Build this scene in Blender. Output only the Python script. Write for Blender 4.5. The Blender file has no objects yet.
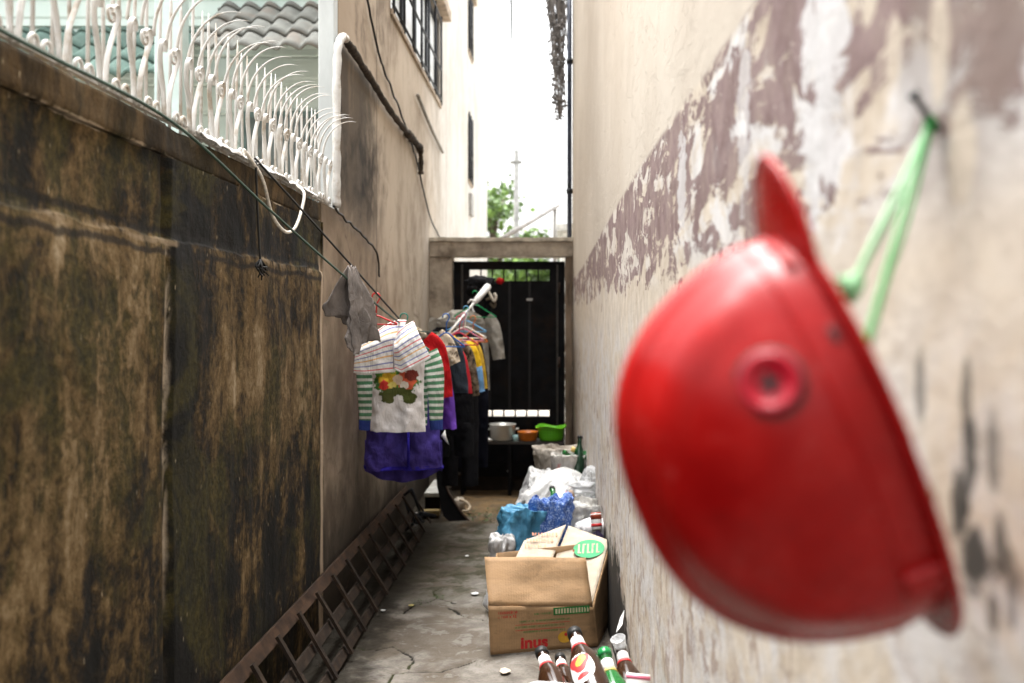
import bpy, math, random
from mathutils import Vector, Matrix, noise, Euler
R = math.radians
F = 995.6          # focal length in pixels of the 1024 px wide picture (35 mm lens)
EYE = 1.4
scene = bpy.context.scene
COL = scene.collection
rnd = random.Random(7)

def P(px, py, d):
    """point of the alley seen at pixel px,py at distance d (layout helper)"""
    return Vector(((px-552)*d/F, d, EYE-(py-321)*d/F))
def wx(y):           # the right wall's face
    return .345-.0201*y
def fbm(x, y=0, z=0, o=4):
    return noise.fractal(Vector((x, y, z)), 1.0, 2.0, o)

# ------------------------------------------------------------------ mesh helper
class MB:
    def __init__(s): s.v=[]; s.f=[]; s.uv=[]; s.col=[]
    def add(s, vs, fs, uv=None):
        o=len(s.v); s.v+=[Vector(p) for p in vs]
        s.uv += list(uv) if uv else [(p[0],p[2]) for p in vs]
        s.f+=[tuple(i+o for i in f) for f in fs]
        return s
    def box(s,x0,x1,y0,y1,z0,z1,M=None):
        vs=[(x,y,z) for z in(z0,z1) for y in(y0,y1) for x in(x0,x1)]
        if M is not None: vs=[M@Vector(p) for p in vs]
        return s.add(vs,[(0,2,3,1),(4,5,7,6),(0,1,5,4),(2,6,7,3),(0,4,6,2),(1,3,7,5)])
    def prism(s,poly,z0,z1):
        n=len(poly); vs=[(x,y,z0) for x,y in poly]+[(x,y,z1) for x,y in poly]
        fs=[tuple(range(n-1,-1,-1)),tuple(range(n,2*n))]+[(i,(i+1)%n,n+(i+1)%n,n+i) for i in range(n)]
        return s.add(vs,fs)
    def slab(s,quad,t):
        """closed sheet of thickness t over a 3D polygon"""
        q=[Vector(p) for p in quad]; nrm=(q[1]-q[0]).cross(q[2]-q[0]).normalized()*t; n=len(q)
        return s.add(q+[p+nrm for p in q],[tuple(range(n-1,-1,-1)),tuple(range(n,2*n))]+[(i,(i+1)%n,n+(i+1)%n,n+i) for i in range(n)])
    def tube(s,pts,r,n=8,flat=None):
        pts=[Vector(p) for p in pts]; m=len(pts)
        rr=r if isinstance(r,(list,tuple)) else [r]*m
        vs=[]; up=None
        for i,p in enumerate(pts):
            t=(pts[min(i+1,m-1)]-pts[max(i-1,0)])
            t=t.normalized() if t.length>1e-9 else Vector((0,0,1))
            if up is None:
                up=Vector((0,1,0)) if abs(t.y)<.9 else Vector((1,0,0))
            a=(up-t*up.dot(t)).normalized(); b=t.cross(a); up=a
            for k in range(n):
                q=2*math.pi*k/n; vs.append(p+(a*math.cos(q)*(flat or 1)+b*math.sin(q))*rr[i])
        fs=[(i*n+k,i*n+(k+1)%n,(i+1)*n+(k+1)%n,(i+1)*n+k) for i in range(m-1) for k in range(n)]
        fs+=[tuple(range(n-1,-1,-1)),tuple(range((m-1)*n,m*n))]
        return s.add(vs,fs)
    def lathe(s,prof,n=24,M=None,th0=0,th1=2*math.pi):
        full=abs(th1-th0-2*math.pi)<1e-6; cols=n if full else n+1
        vs=[];uv=[]
        for r,z in prof:
            for k in range(cols):
                a=th0+(th1-th0)*k/n; p=Vector((r*math.cos(a),r*math.sin(a),z)); vs.append(M@p if M is not None else p); uv.append((k/n,z))
        fs=[]
        for i in range(len(prof)-1):
            for k in range(n):
                k2=(k+1)%cols; fs.append((i*cols+k,i*cols+k2,(i+1)*cols+k2,(i+1)*cols+k))
        if full:
            if prof[0][0]>1e-6: fs.append(tuple(range(cols-1,-1,-1)))
            if prof[-1][0]>1e-6: fs.append(tuple(range((len(prof)-1)*cols,len(prof)*cols)))
        return s.add(vs,fs,uv)
    def grid(s,fn,nu,nv,wrap=False):
        vs=[];uv=[]
        for j in range(nv+1):
            for i in range(nu+(0 if wrap else 1)):
                p=fn(i/nu,j/nv); vs.append(p[0] if isinstance(p,tuple) and len(p)==2 else p)
                uv.append(p[1] if isinstance(p,tuple) and len(p)==2 else (i/nu,j/nv))
        c=nu if wrap else nu+1
        fs=[(j*c+i,j*c+(i+1)%c,(j+1)*c+(i+1)%c,(j+1)*c+i) for j in range(nv) for i in range(nu)]
        return s.add(vs,fs,uv)
    def ball(s,c,r,nu=12,nv=8,sc=(1,1,1),nz=0,seed=0):
        c=Vector(c)
        def fn(u,v):
            a=2*math.pi*u; b=math.pi*(v-.5); d=Vector((math.cos(a)*math.cos(b),math.sin(a)*math.cos(b),math.sin(b)))
            k=r*(1+nz*fbm(d.x*2+seed,d.y*2,d.z*2)); return c+Vector((d.x*sc[0],d.y*sc[1],d.z*sc[2]))*k
        return s.grid(fn,nu,nv,True)
    def build(s,name,mat,parent=None,smooth=True,local=False,solid=0):
        me=bpy.data.meshes.new(name)
        off=Vector((0,0,0))
        if parent and not local:
            p=parent
            while p: off+=p.location; p=p.parent
        me.from_pydata([tuple(p-off) for p in s.v],[],s.f)
        ul=me.uv_layers.new(name='UVMap')
        for l in me.loops: ul.data[l.index].uv=s.uv[l.vertex_index]
        me.polygons.foreach_set('use_smooth',[smooth]*len(me.polygons))
        me.update()
        if mat: me.materials.append(mat)
        o=bpy.data.objects.new(name,me); COL.objects.link(o)
        if parent: o.parent=parent
        if solid:
            md=o.modifiers.new('thickness','SOLIDIFY'); md.thickness=solid; md.offset=0
        return o
def tag(o,label,cat,group=None):
    o['label']=label; o['category']=cat
    if group: o['group']=group
    return o
def thing(name,label,cat,loc=(0,0,0),group=None,rot=None):
    o=bpy.data.objects.new(name,None); COL.objects.link(o); o.location=loc; o.empty_display_size=.05
    if rot is not None: o.rotation_euler=rot
    return tag(o,label,cat,group)
def world_origin(o):
    off=o.parent.location.copy(); o.data.transform(Matrix.Translation(off)); o.location=-off; return o
def struct(o): o['kind']='structure'; return o
def sharp(o,deg=35):
    me=o.data
    try: me.set_sharp_from_angle(angle=R(deg))
    except Exception: pass
    return o
def bevel(o,w=.004,seg=2):
    md=o.modifiers.new('bevel','BEVEL'); md.width=w; md.segments=seg; md.limit_method='ANGLE'; return o
def spline(pts,n=8):
    pts=[Vector(p) for p in pts]; out=[]
    for i in range(len(pts)-1):
        p0=pts[max(i-1,0)];p1=pts[i];p2=pts[i+1];p3=pts[min(i+2,len(pts)-1)]
        for k in range(n):
            t=k/n; out.append(.5*((2*p1)+(p2-p0)*t+(2*p0-5*p1+4*p2-p3)*t*t+(3*p1-p0-3*p2+p3)*t**3))
    out.append(pts[-1]); return out

# ------------------------------------------------------------------ node helper
class NT:
    def __init__(s,name):
        s.m=bpy.data.materials.new(name); s.m.use_nodes=True; s.t=s.m.node_tree; s.t.nodes.clear()
        s.out=s.t.nodes.new('ShaderNodeOutputMaterial'); s.b=s.t.nodes.new('ShaderNodeBsdfPrincipled')
        s.t.links.new(s.b.outputs[0],s.out.inputs[0]); s._c={}
    def put(s,sock,v):
        if isinstance(v,bpy.types.NodeSocket): s.t.links.new(v,sock)
        elif isinstance(v,(tuple,list)) and len(v)==3 and sock.type=='RGBA': sock.default_value=(*v,1)
        else: sock.default_value=v
    def co(s,kind='Object'):
        if 'tc' not in s._c: s._c['tc']=s.t.nodes.new('ShaderNodeTexCoord')
        return s._c['tc'].outputs[kind]
    def xyz(s,v):
        n=s.t.nodes.new('ShaderNodeSeparateXYZ'); s.put(n.inputs[0],v); return n.outputs
    def comb(s,x,y,z):
        n=s.t.nodes.new('ShaderNodeCombineXYZ')
        for i,a in enumerate((x,y,z)): s.put(n.inputs[i],a)
        return n.outputs[0]
    def sc(s,v,k):
        n=s.t.nodes.new('ShaderNodeVectorMath'); n.operation='MULTIPLY'; s.put(n.inputs[0],v); n.inputs[1].default_value=k; return n.outputs[0]
    def ma(s,op,a,b=0.0,c=None,clamp=False):
        n=s.t.nodes.new('ShaderNodeMath'); n.operation=op; n.use_clamp=clamp; s.put(n.inputs[0],a); s.put(n.inputs[1],b)
        if c is not None: s.put(n.inputs[2],c)
        return n.outputs[0]
    def noise(s,v,scale,det=4,rough=.55,dist=0.0):
        n=s.t.nodes.new('ShaderNodeTexNoise'); s.put(n.inputs['Vector'],v); n.inputs['Scale'].default_value=scale
        n.inputs['Detail'].default_value=det; n.inputs['Roughness'].default_value=rough; n.inputs['Distortion'].default_value=dist
        return n.outputs[0]
    def vor(s,v,scale,feat='F1',out=0):
        n=s.t.nodes.new('ShaderNodeTexVoronoi'); n.feature=feat; s.put(n.inputs['Vector'],v); n.inputs['Scale'].default_value=scale; return n.outputs[out]
    def st(s,x,lo,hi):
        n=s.t.nodes.new('ShaderNodeMapRange'); n.interpolation_type='SMOOTHSTEP'; s.put(n.inputs[0],x)
        s.put(n.inputs[1],lo); s.put(n.inputs[2],hi); return n.outputs[0]
    def mix(s,f,a,b):
        n=s.t.nodes.new('ShaderNodeMix'); n.data_type='RGBA'; s.put(n.inputs[0],f); s.put(n.inputs[6],a); s.put(n.inputs[7],b); return n.outputs[2]
    def ramp(s,f,stops,const=False):
        n=s.t.nodes.new('ShaderNodeValToRGB'); s.put(n.inputs[0],f); e=n.color_ramp
        if const: e.interpolation='CONSTANT'
        while len(e.elements)<len(stops): e.elements.new(.5)
        for el,(p,c) in zip(e.elements,stops): el.position=p; el.color=(*c,1)
        return n.outputs[0]
    def bump(s,h,strength=.3,dist=.01):
        n=s.t.nodes.new('ShaderNodeBump'); s.put(n.inputs['Height'],h); n.inputs['Strength'].default_value=strength; n.inputs['Distance'].default_value=dist
        s.t.links.new(n.outputs[0],s.b.inputs['Normal'])
    def blob(s,y,z,cy,cz,ry,rz,nz,amp=.6,soft=.25):
        a=s.ma('DIVIDE',s.ma('SUBTRACT',y,cy),ry); b=s.ma('DIVIDE',s.ma('SUBTRACT',z,cz),rz)
        d=s.ma('SQRT',s.ma('ADD',s.ma('MULTIPLY',a,a),s.ma('MULTIPLY',b,b)))
        d=s.ma('ADD',d,s.ma('MULTIPLY',s.ma('SUBTRACT',nz,.5),amp*2))
        return s.st(d,1+soft,1-soft)
    def fin(s,col=None,rough=None,**kw):
        if col is not None: s.put(s.b.inputs['Base Color'],col)
        if rough is not None: s.put(s.b.inputs['Roughness'],rough)
        for k,v in kw.items(): s.put(s.b.inputs[k.replace('_',' ')],v)
        return s.m
def plain(name,col,rough=.6,metal=0.0,var=.25,scale=12,bump=.15,bdist=.003,stretch=(1,1,1),dirt=None,**kw):
    kw.setdefault('Specular_IOR_Level',.28)
    n=NT(name); c=n.sc(n.co(),stretch); f=n.noise(c,scale,5,.6)
    lo=tuple(x*(1-var) for x in col); hi=tuple(min(1,x*(1+var)) for x in col)
    out=n.mix(n.st(f,.3,.7),lo,hi)
    if dirt:
        d=n.noise(c,scale*.45,6,.65); out=n.mix(n.ma('MULTIPLY',n.st(d,.5,.68),.85),out,dirt)
    n.bump(n.noise(c,scale*4,4,.6),bump,bdist)
    return n.fin(out,n.ma('ADD',n.ma('MULTIPLY',f,.25),rough-.12),Metallic=metal,**kw)

# ------------------------------------------------------------------ world, sun, camera
SUN_EL, SUN_AZ = 77, 335          # azimuth clockwise from +Y: from the left, a little ahead
w=bpy.data.worlds.new('World'); scene.world=w; w.use_nodes=True
nt=w.node_tree; bg=nt.nodes['Background']
sky=nt.nodes.new('ShaderNodeTexSky'); sky.sky_type='NISHITA'; sky.sun_disc=False
sky.sun_elevation=R(SUN_EL); sky.sun_rotation=R(SUN_AZ); sky.dust_density=6; sky.air_density=1.5
hs=nt.nodes.new('ShaderNodeHueSaturation'); hs.inputs['Saturation'].default_value=.12; hs.inputs['Value'].default_value=1.0
nt.links.new(sky.outputs[0],hs.inputs['Color']); nt.links.new(hs.outputs[0],bg.inputs[0]); bg.inputs[1].default_value=.15
sl=bpy.data.lights.new('sun','SUN'); sl.energy=1.5; sl.angle=R(35); sl.color=(1,.975,.94)
so=bpy.data.objects.new('sun',sl); COL.objects.link(so)
az=R(SUN_AZ); el=R(SUN_EL); sd=Vector((math.sin(az)*math.cos(el),math.cos(az)*math.cos(el),math.sin(el)))
so.rotation_euler=sd.to_track_quat('Z','Y').to_euler(); so.location=(-3,2,12)
cam=bpy.data.cameras.new('camera'); co=bpy.data.objects.new('camera',cam); COL.objects.link(co); scene.camera=co
co.location=(0,0,EYE); co.rotation_euler=(R(90),0,0); cam.lens=35; cam.sensor_width=36
cam.shift_x=-40/1024; cam.shift_y=-20.5/1024; cam.clip_start=.05; cam.clip_end=2000
cam.dof.use_dof=True; cam.dof.focus_distance=3.6; cam.dof.aperture_fstop=2.6
scene.view_settings.view_transform='Standard'; scene.view_settings.look='None'; scene.view_settings.exposure=2.15; scene.view_settings.gamma=1
scene.render.engine='CYCLES'; scene.cycles.use_denoising=True; scene.cycles.max_bounces=10; scene.cycles.diffuse_bounces=6

# ------------------------------------------------------------------ big surface materials
def mat_left_wall():
    n=NT('stained_wall'); p=n.co(); x,y,z=n.xyz(p)
    YZ=lambda a,b,o=0.0: n.comb(o,n.ma('MULTIPLY',y,a),n.ma('MULTIPLY',z,b))
    n1=n.noise(YZ(1.7,1.2),1.15,9,.70,.9); n2=n.noise(YZ(3.8,1.3,3.0),1.1,8,.70,.8); n3=n.noise(YZ(14,4.2,5.0),1,6,.68,.6)
    colm=n.noise(YZ(2.2,.18,11.0),1,5,.68,.25); alg=n.noise(YZ(1.9,1.6,21.0),1.3,7,.68,.9)
    fine=n.noise(p,42,6,.72); warp=n.noise(p,3.2,4); med=n.noise(p,12,7,.7,.5)
    w=lambda so,k: n.ma('MULTIPLY',n.ma('SUBTRACT',so,.5),k)
    add=lambda *a: a[0] if len(a)==1 else n.ma('ADD',a[0],add(*a[1:]))
    v=add(w(n1,1.05),w(n2,.62),w(n3,.22),w(med,.60),w(fine,.42),.53)
    bay=n.st(y,2.62,2.72)
    v=add(v,n.ma('MULTIPLY',w(colm,.85),n.ma('ADD',.42,n.ma('MULTIPLY',bay,.30))),n.ma('MULTIPLY',bay,.012))
    hz=add(z,w(n2,1.0),w(n1,.9))
    v=add(v,n.ma('MULTIPLY',n.st(hz,1.10,.45),-.17))
    band=n.ma('MULTIPLY',n.st(z,1.61,1.635),n.st(z,1.86,1.835))
    v=add(v,n.ma('MULTIPLY',band,-.11),n.ma('MULTIPLY',n.ma('MULTIPLY',n.st(add(z,w(n2,.5)),1.38,1.58),n.st(z,1.63,1.60)),.06))
    yw=add(y,w(n.noise(n.comb(0.0,0.0,z),5,4),.04)); dj=n.ma('SUBTRACT',yw,2.655)
    v=add(v,n.ma('MULTIPLY',n.ma('MULTIPLY',n.st(dj,.0,.03),n.st(dj,.22,.10)),-.24))
    cop=n.st(z,1.838,1.852); v=add(v,n.ma('MULTIPLY',cop,-.02))
    c=n.ramp(v,[(.26,(.002,.002,.0012)),(.37,(.007,.005,.0025)),(.43,(.026,.016,.005)),(.51,(.072,.045,.015)),(.60,(.130,.084,.034)),(.71,(.205,.145,.074)),(.84,(.33,.26,.165))])
    c=n.mix(n.ma('MULTIPLY',n.ma('MULTIPLY',n.st(alg,.47,.62),n.st(v,.68,.52)),.75),c,n.mix(n.st(fine,.35,.65),(.016,.016,.003),(.062,.050,.010)))
    cc=n.mix(n.st(add(w(n2,1.0),w(n3,.6),.5),.42,.62),(.022,.015,.006),(.095,.060,.026)); c=n.mix(n.ma('MULTIPLY',cop,.75),c,cc)
    ll=n.ma('ABSOLUTE',n.ma('SUBTRACT',add(z,w(warp,.05),w(n3,.03)),1.616))
    c=n.mix(n.ma('MULTIPLY',n.st(ll,.012,.003),n.ma('MULTIPLY',n.st(n2,.46,.60),.7)),c,(.26,.195,.125))
    c=n.mix(n.ma('MULTIPLY',n.st(n.ma('ABSOLUTE',n.ma('SUBTRACT',ll,.028)),.014,.003),.8),c,(.006,.005,.004))
    c=n.mix(n.ma('MULTIPLY',n.st(n.ma('ABSOLUTE',n.ma('SUBTRACT',z,add(1.842,w(warp,.03),w(n3,.015)))),.006,.002),n.st(n2,.47,.58)),c,(.38,.31,.22))
    lime=n.ma('MULTIPLY',n.st(n.ma('ABSOLUTE',dj),.020,.004),n.ma('MULTIPLY',n.st(z,.35,1.1),n.st(z,1.63,1.58)))
    c=n.mix(n.ma('MULTIPLY',lime,n.st(n3,.36,.58)),c,(.50,.42,.32))
    de=n.ma('ABSOLUTE',n.ma('SUBTRACT',yw,4.41)); c=n.mix(n.ma('MULTIPLY',n.st(de,.035,.012),n.st(z,1.75,1.6)),c,(.42,.33,.24))
    sp=n.vor(n.sc(p,(1,1,.30)),36); c=n.mix(n.ma('MULTIPLY',n.st(sp,.12,.05),n.st(med,.50,.60)),c,(.36,.30,.2))
    n.bump(add(n.ma('MULTIPLY',fine,.5),n.ma('MULTIPLY',med,.9),n.ma('MULTIPLY',n3,.4)),.7,.014)
    return n.fin(c,.9,Specular_IOR_Level=.25)
def mat_right_wall():
    n=NT('peeling_painted_wall'); p=n.co(); x,y,z=n.xyz(p)
    v1=n.noise(n.comb(0.0,n.ma('MULTIPLY',y,3.6),n.ma('MULTIPLY',z,4.2)),1.4,8,.70,.8)
    v2=n.noise(n.comb(4.0,n.ma('MULTIPLY',y,9),n.ma('MULTIPLY',z,7.5)),1.2,7,.70,.8)
    pt=n.noise(n.comb(2.0,n.ma('MULTIPLY',y,2.2),n.ma('MULTIPLY',z,4.0)),1.6,7,.68,.7)
    big=n.noise(p,1.1,3); fine=n.noise(p,70,5,.65); mid=n.noise(p,14,5,.6)
    tan=n.mix(n.st(mid,.3,.7),(.46,.385,.30),(.565,.49,.395))
    tan=n.mix(n.ma('MULTIPLY',n.st(v1,.46,.70),.40),tan,(.30,.23,.165))
    purp=n.mix(n.st(v2,.35,.65),(.150,.094,.088),(.235,.165,.155))
    white=n.mix(n.st(mid,.3,.7),(.50,.48,.465),(.62,.60,.585))
    far=n.ma('MULTIPLY',n.st(y,2.6,8.0),.14)
    ztop=n.ma('SUBTRACT',n.ma('ADD',1.892,n.ma('MULTIPLY',n.ma('SUBTRACT',v2,.5),.035)),far)
    below=n.st(z,n.ma('ADD',ztop,.012),n.ma('SUBTRACT',ztop,.012))
    # upper plaster: even tan with faint runs
    upp=n.mix(n.st(n.ma('ADD',n.ma('MULTIPLY',big,.7),n.ma('MULTIPLY',v1,.3)),.35,.65),(.53,.465,.385),(.455,.39,.315))
    # lower: weathered mix
    wl=n.mix(n.ma('MULTIPLY',n.st(v1,.38,.56),.85),tan,white)
    low=n.mix(n.ma('MULTIPLY',n.st(z,1.55,1.15),n.st(pt,.34,.52)),tan,wl)
    low=n.mix(n.ma('MULTIPLY',n.ma('MULTIPLY',n.st(z,1.35,.9),n.st(v2,.52,.60)),.65),low,(.26,.18,.14))
    low=n.mix(n.ma('MULTIPLY',n.ma('MULTIPLY',n.st(v1,.58,.64),n.st(z,1.5,1.0)),.45),low,purp)
    # mauve coat left only in flakes, dripping at its lower edge; pale undercoat between
    fl1=n.noise(n.sc(p,(1,.5,1.15)),9.5,9,.72,.8); fl2=n.noise(n.sc(p,(1,.5,1.0)),4.6,7,.68,.6)
    zb=n.ma('ADD',1.575,n.ma('ADD',n.ma('MULTIPLY',n.ma('SUBTRACT',v1,.5),.62),n.ma('MULTIPLY',n.ma('SUBTRACT',fl1,.5),.75)))
    inb=n.st(z,n.ma('SUBTRACT',zb,.02),n.ma('ADD',zb,.02))
    nearw=n.st(y,3.6,1.2)
    und=n.mix(n.st(fl2,.47,.56),tan,white)
    low=n.mix(n.ma('MULTIPLY',n.st(z,1.44,1.58),n.ma('ADD',.35,n.ma('MULTIPLY',nearw,.65))),low,und)
    thr=n.ma('SUBTRACT',.553,n.ma('MULTIPLY',nearw,.022))
    keep=n.st(n.ma('ADD',n.ma('MULTIPLY',fl1,.6),n.ma('MULTIPLY',fl2,.4)),n.ma('ADD',thr,-.015),n.ma('SUBTRACT',thr,.04))
    band=n.ma('MULTIPLY',inb,keep)
    c=n.mix(n.ma('MULTIPLY',band,n.ma('ADD',.80,n.ma('MULTIPLY',n.st(mid,.3,.6),.20))),low,purp)
    jag=n.ma('ADD',n.ma('MULTIPLY',n.noise(n.sc(p,(1,.6,1.0)),20,7,.72,.7),.55),n.ma('ADD',n.ma('MULTIPLY',v1,.2),n.ma('MULTIPLY',pt,.25)))
    for (cy,cz,ry,rz,k) in ((1.17,1.72,.085,.19,.9),(1.22,1.60,.04,.09,.8),(1.62,1.73,.05,.12,.6),(2.3,1.72,.06,.12,.7),(.90,1.60,.035,.035,.55)):
        c=n.mix(n.ma('MULTIPLY',n.blob(y,z,cy,cz,ry,rz,jag,3.6,.10),k),c,white)
    # grime round the nail
    gr=n.blob(y,z,.80,1.66,.13,.16,jag,1.2,.3); c=n.mix(n.ma('MULTIPLY',gr,.55),c,(.20,.155,.125))
    for (cy,cz,ry,rz) in ((.845,1.64,.02,.05),(.80,1.53,.025,.045),(.95,1.66,.02,.035),(1.0,1.75,.025,.03)):
        c=n.mix(n.ma('MULTIPLY',n.blob(y,z,cy,cz,ry,rz,jag,1.2,.2),.8),c,tan)
    c=n.mix(below,upp,c)
    # black mould near the helmet's lower edge
    for (cy,cz,ry,rz,k) in ((.775,1.215,.030,.035,.95),(.80,1.25,.016,.03,.9),(.785,1.29,.012,.03,.85),(.735,1.235,.014,.022,.8),(.885,1.34,.012,.03,.6),(.745,1.30,.010,.03,.6),(.79,1.345,.010,.028,.7),(.745,1.18,.012,.03,.7),(.715,1.20,.010,.03,.6)):
        c=n.mix(n.ma('MULTIPLY',n.blob(y,z,cy,cz,ry,rz,n.ma('ADD',n.ma('MULTIPLY',jag,.55),n.ma('MULTIPLY',fl1,.45)),3.4,.28),k),c,(.035,.034,.03))
    # near-black foot of the wall, climbing beside the box, and dirty far end
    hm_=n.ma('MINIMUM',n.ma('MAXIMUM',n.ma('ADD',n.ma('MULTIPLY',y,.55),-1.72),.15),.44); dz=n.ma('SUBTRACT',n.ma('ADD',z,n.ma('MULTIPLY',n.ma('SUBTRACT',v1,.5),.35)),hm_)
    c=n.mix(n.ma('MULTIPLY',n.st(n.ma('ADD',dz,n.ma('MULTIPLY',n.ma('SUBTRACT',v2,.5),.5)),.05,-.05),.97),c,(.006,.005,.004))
    fe=n.ma('MULTIPLY',n.st(n.ma('ADD',y,n.ma('MULTIPLY',n.ma('SUBTRACT',v2,.5),2.5)),6.6,8.2),n.st(z,1.50,1.0)); c=n.mix(n.ma('MULTIPLY',fe,.8),c,(.16,.105,.07))
    h=n.ma('ADD',n.ma('MULTIPLY',band,.35),n.ma('ADD',n.ma('MULTIPLY',mid,.5),n.ma('MULTIPLY',fine,.3)))
    n.bump(h,.6,.008)
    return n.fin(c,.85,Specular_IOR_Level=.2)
def mat_tall_house():
    n=NT('pale_house_plaster'); p=n.co(); x,y,z=n.xyz(p)
    YZ=lambda a,b,o=0.0: n.comb(o,n.ma('MULTIPLY',y,a),n.ma('MULTIPLY',z,b))
    w=lambda so,k: n.ma('MULTIPLY',n.ma('SUBTRACT',so,.5),k)
    add=lambda *a: a[0] if len(a)==1 else n.ma('ADD',a[0],add(*a[1:]))
    v1=n.noise(YZ(.6,.55),1,8,.68,.8); v2=n.noise(YZ(1.5,.9,2.0),1,7,.68,.7); v3=n.noise(YZ(4.0,2.2,4.0),1,5,.65,.5)
    mid=n.noise(p,5,7,.66,.4); fine=n.noise(p,60,4,.65)
    s_=add(w(v1,.8),w(v2,.5),w(v3,.15),w(mid,.5),.52)
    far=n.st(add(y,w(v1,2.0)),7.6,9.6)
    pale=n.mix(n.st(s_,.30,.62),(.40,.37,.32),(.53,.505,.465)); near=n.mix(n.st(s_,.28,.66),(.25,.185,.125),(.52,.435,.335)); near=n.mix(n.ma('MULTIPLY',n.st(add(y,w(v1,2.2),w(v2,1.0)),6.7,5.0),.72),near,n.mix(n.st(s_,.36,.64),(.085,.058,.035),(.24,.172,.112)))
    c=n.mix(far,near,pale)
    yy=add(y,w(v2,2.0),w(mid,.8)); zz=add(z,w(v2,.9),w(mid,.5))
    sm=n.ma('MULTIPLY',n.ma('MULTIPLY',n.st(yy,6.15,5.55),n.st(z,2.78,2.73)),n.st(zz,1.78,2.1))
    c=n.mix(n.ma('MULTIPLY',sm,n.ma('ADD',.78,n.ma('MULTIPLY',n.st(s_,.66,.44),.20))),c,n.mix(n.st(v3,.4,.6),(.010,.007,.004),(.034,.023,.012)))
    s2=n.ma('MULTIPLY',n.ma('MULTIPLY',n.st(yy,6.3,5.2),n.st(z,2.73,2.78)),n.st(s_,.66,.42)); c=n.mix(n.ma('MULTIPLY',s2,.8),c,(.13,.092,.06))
    c=n.mix(n.ma('MULTIPLY',n.ma('MULTIPLY',n.st(v3,.56,.66),n.st(v2,.50,.62)),.35),c,(.24,.18,.125))
    c=n.mix(n.ma('MULTIPLY',n.st(add(z,w(v2,.9)),.72,.22),.92),c,(.028,.021,.014))  # wall foot painted near-black for the shade behind the steel frame
    for (yj,k) in ((5.85,.8),(9.7,.6)):
        d=n.ma('ABSOLUTE',n.ma('SUBTRACT',add(y,w(n.noise(n.comb(0.0,0.0,z),3,3),.05)),yj)); c=n.mix(n.ma('MULTIPLY',n.st(d,.016,.006),k),c,(.10,.075,.05))
    cr=n.vor(n.comb(0.0,add(n.ma('MULTIPLY',y,.9),n.ma('MULTIPLY',mid,.25)),add(z,n.ma('MULTIPLY',v3,.2))),.9,'DISTANCE_TO_EDGE')
    c=n.mix(n.ma('MULTIPLY',n.ma('MULTIPLY',n.st(cr,.006,.002),n.st(z,2.2,1.8)),.6),c,(.12,.085,.06))
    n.bump(add(n.ma('MULTIPLY',mid,.6),n.ma('MULTIPLY',fine,.3)),.4,.010)
    return n.fin(c,.88,Specular_IOR_Level=.25)
def mat_ground():
    n=NT('worn_concrete'); p=n.co(); x,y,z=n.xyz(p)
    a=n.noise(p,2.2,6,.6,.4); b=n.noise(p,9,6,.65); f=n.noise(p,90,4,.7)
    at=n.t.nodes.new('ShaderNodeAttribute'); at.attribute_name='crack'; ck=at.outputs['Fac']
    c=n.mix(n.st(b,.3,.7),(.105,.092,.078),(.215,.194,.168))
    c=n.mix(n.ma('MULTIPLY',n.st(a,.45,.56),.75),c,(.080,.063,.045))
    c=n.mix(n.ma('MULTIPLY',n.st(f,.52,.70),.45),c,(.05,.044,.038)); c=n.mix(n.ma('MULTIPLY',n.st(n.noise(p,26,5,.75),.60,.70),.6),c,(.06,.052,.042)); c=n.mix(n.ma('MULTIPLY',n.st(n.noise(p,5,5,.7,1.0),.56,.62),.5),c,(.215,.20,.18))
    # far dirt and moss
    yy=n.ma('ADD',y,n.ma('MULTIPLY',n.ma('SUBTRACT',a,.5),1.6))
    c=n.mix(n.ma('MULTIPLY',n.st(yy,6.7,7.2),.9),c,n.mix(n.st(b,.38,.62),(.15,.092,.038),(.075,.048,.022)))
    ms=n.ma('MULTIPLY',n.ma('MULTIPLY',n.st(yy,4.7,5.2),n.st(yy,7.3,6.6)),n.st(b,.40,.60)); c=n.mix(n.ma('MULTIPLY',ms,.85),c,(.030,.028,.012))
    # left strip: shade behind the leaning steel frame, painted into the ground colour
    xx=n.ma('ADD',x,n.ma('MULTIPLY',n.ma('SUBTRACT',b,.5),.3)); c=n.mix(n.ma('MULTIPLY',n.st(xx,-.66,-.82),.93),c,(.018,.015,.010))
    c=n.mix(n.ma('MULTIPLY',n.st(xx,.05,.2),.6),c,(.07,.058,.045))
    c=n.mix(n.st(ck,.15,.5),c,n.mix(n.st(b,.45,.6),(.010,.009,.006),(.028,.030,.008)))
    n.bump(n.ma('ADD',n.ma('MULTIPLY',b,.9),n.ma('MULTIPLY',f,.45)),.8,.014)
    return n.fin(c,.9,Specular_IOR_Level=.2)

M={}
M['lwall']=mat_left_wall(); M['rwall']=mat_right_wall(); M['house']=mat_tall_house(); M['ground']=mat_ground()
M['white']=plain('white_iron_paint',(.55,.54,.515),.5,var=.08,scale=25,bump=.2,dirt=(.33,.27,.20))
M['whitepost']=plain('white_post_paint',(.46,.49,.49),.6,var=.1,scale=9,stretch=(1,1,.3),dirt=(.5,.5,.46))
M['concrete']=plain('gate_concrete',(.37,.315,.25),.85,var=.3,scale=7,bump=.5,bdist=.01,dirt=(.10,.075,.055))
M['blackmetal']=plain('black_gate_metal',(.006,.006,.007),.75,0,var=.5,scale=9,dirt=(.016,.009,.006),Specular_IOR_Level=.12)
M['rust']=plain('rusty_steel',(.026,.0165,.0105),.8,0,var=.55,scale=18,bump=.5,dirt=(.014,.010,.008),Specular_IOR_Level=.25)
M['darkiron']=plain('dark_iron',(.03,.032,.036),.5,.5)
M['cable']=plain('black_cable',(.012,.012,.011),.5)
M['bluepipe']=plain('blue_grey_pipe',(.045,.055,.085),.5,dirt=(.03,.03,.035))
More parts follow.
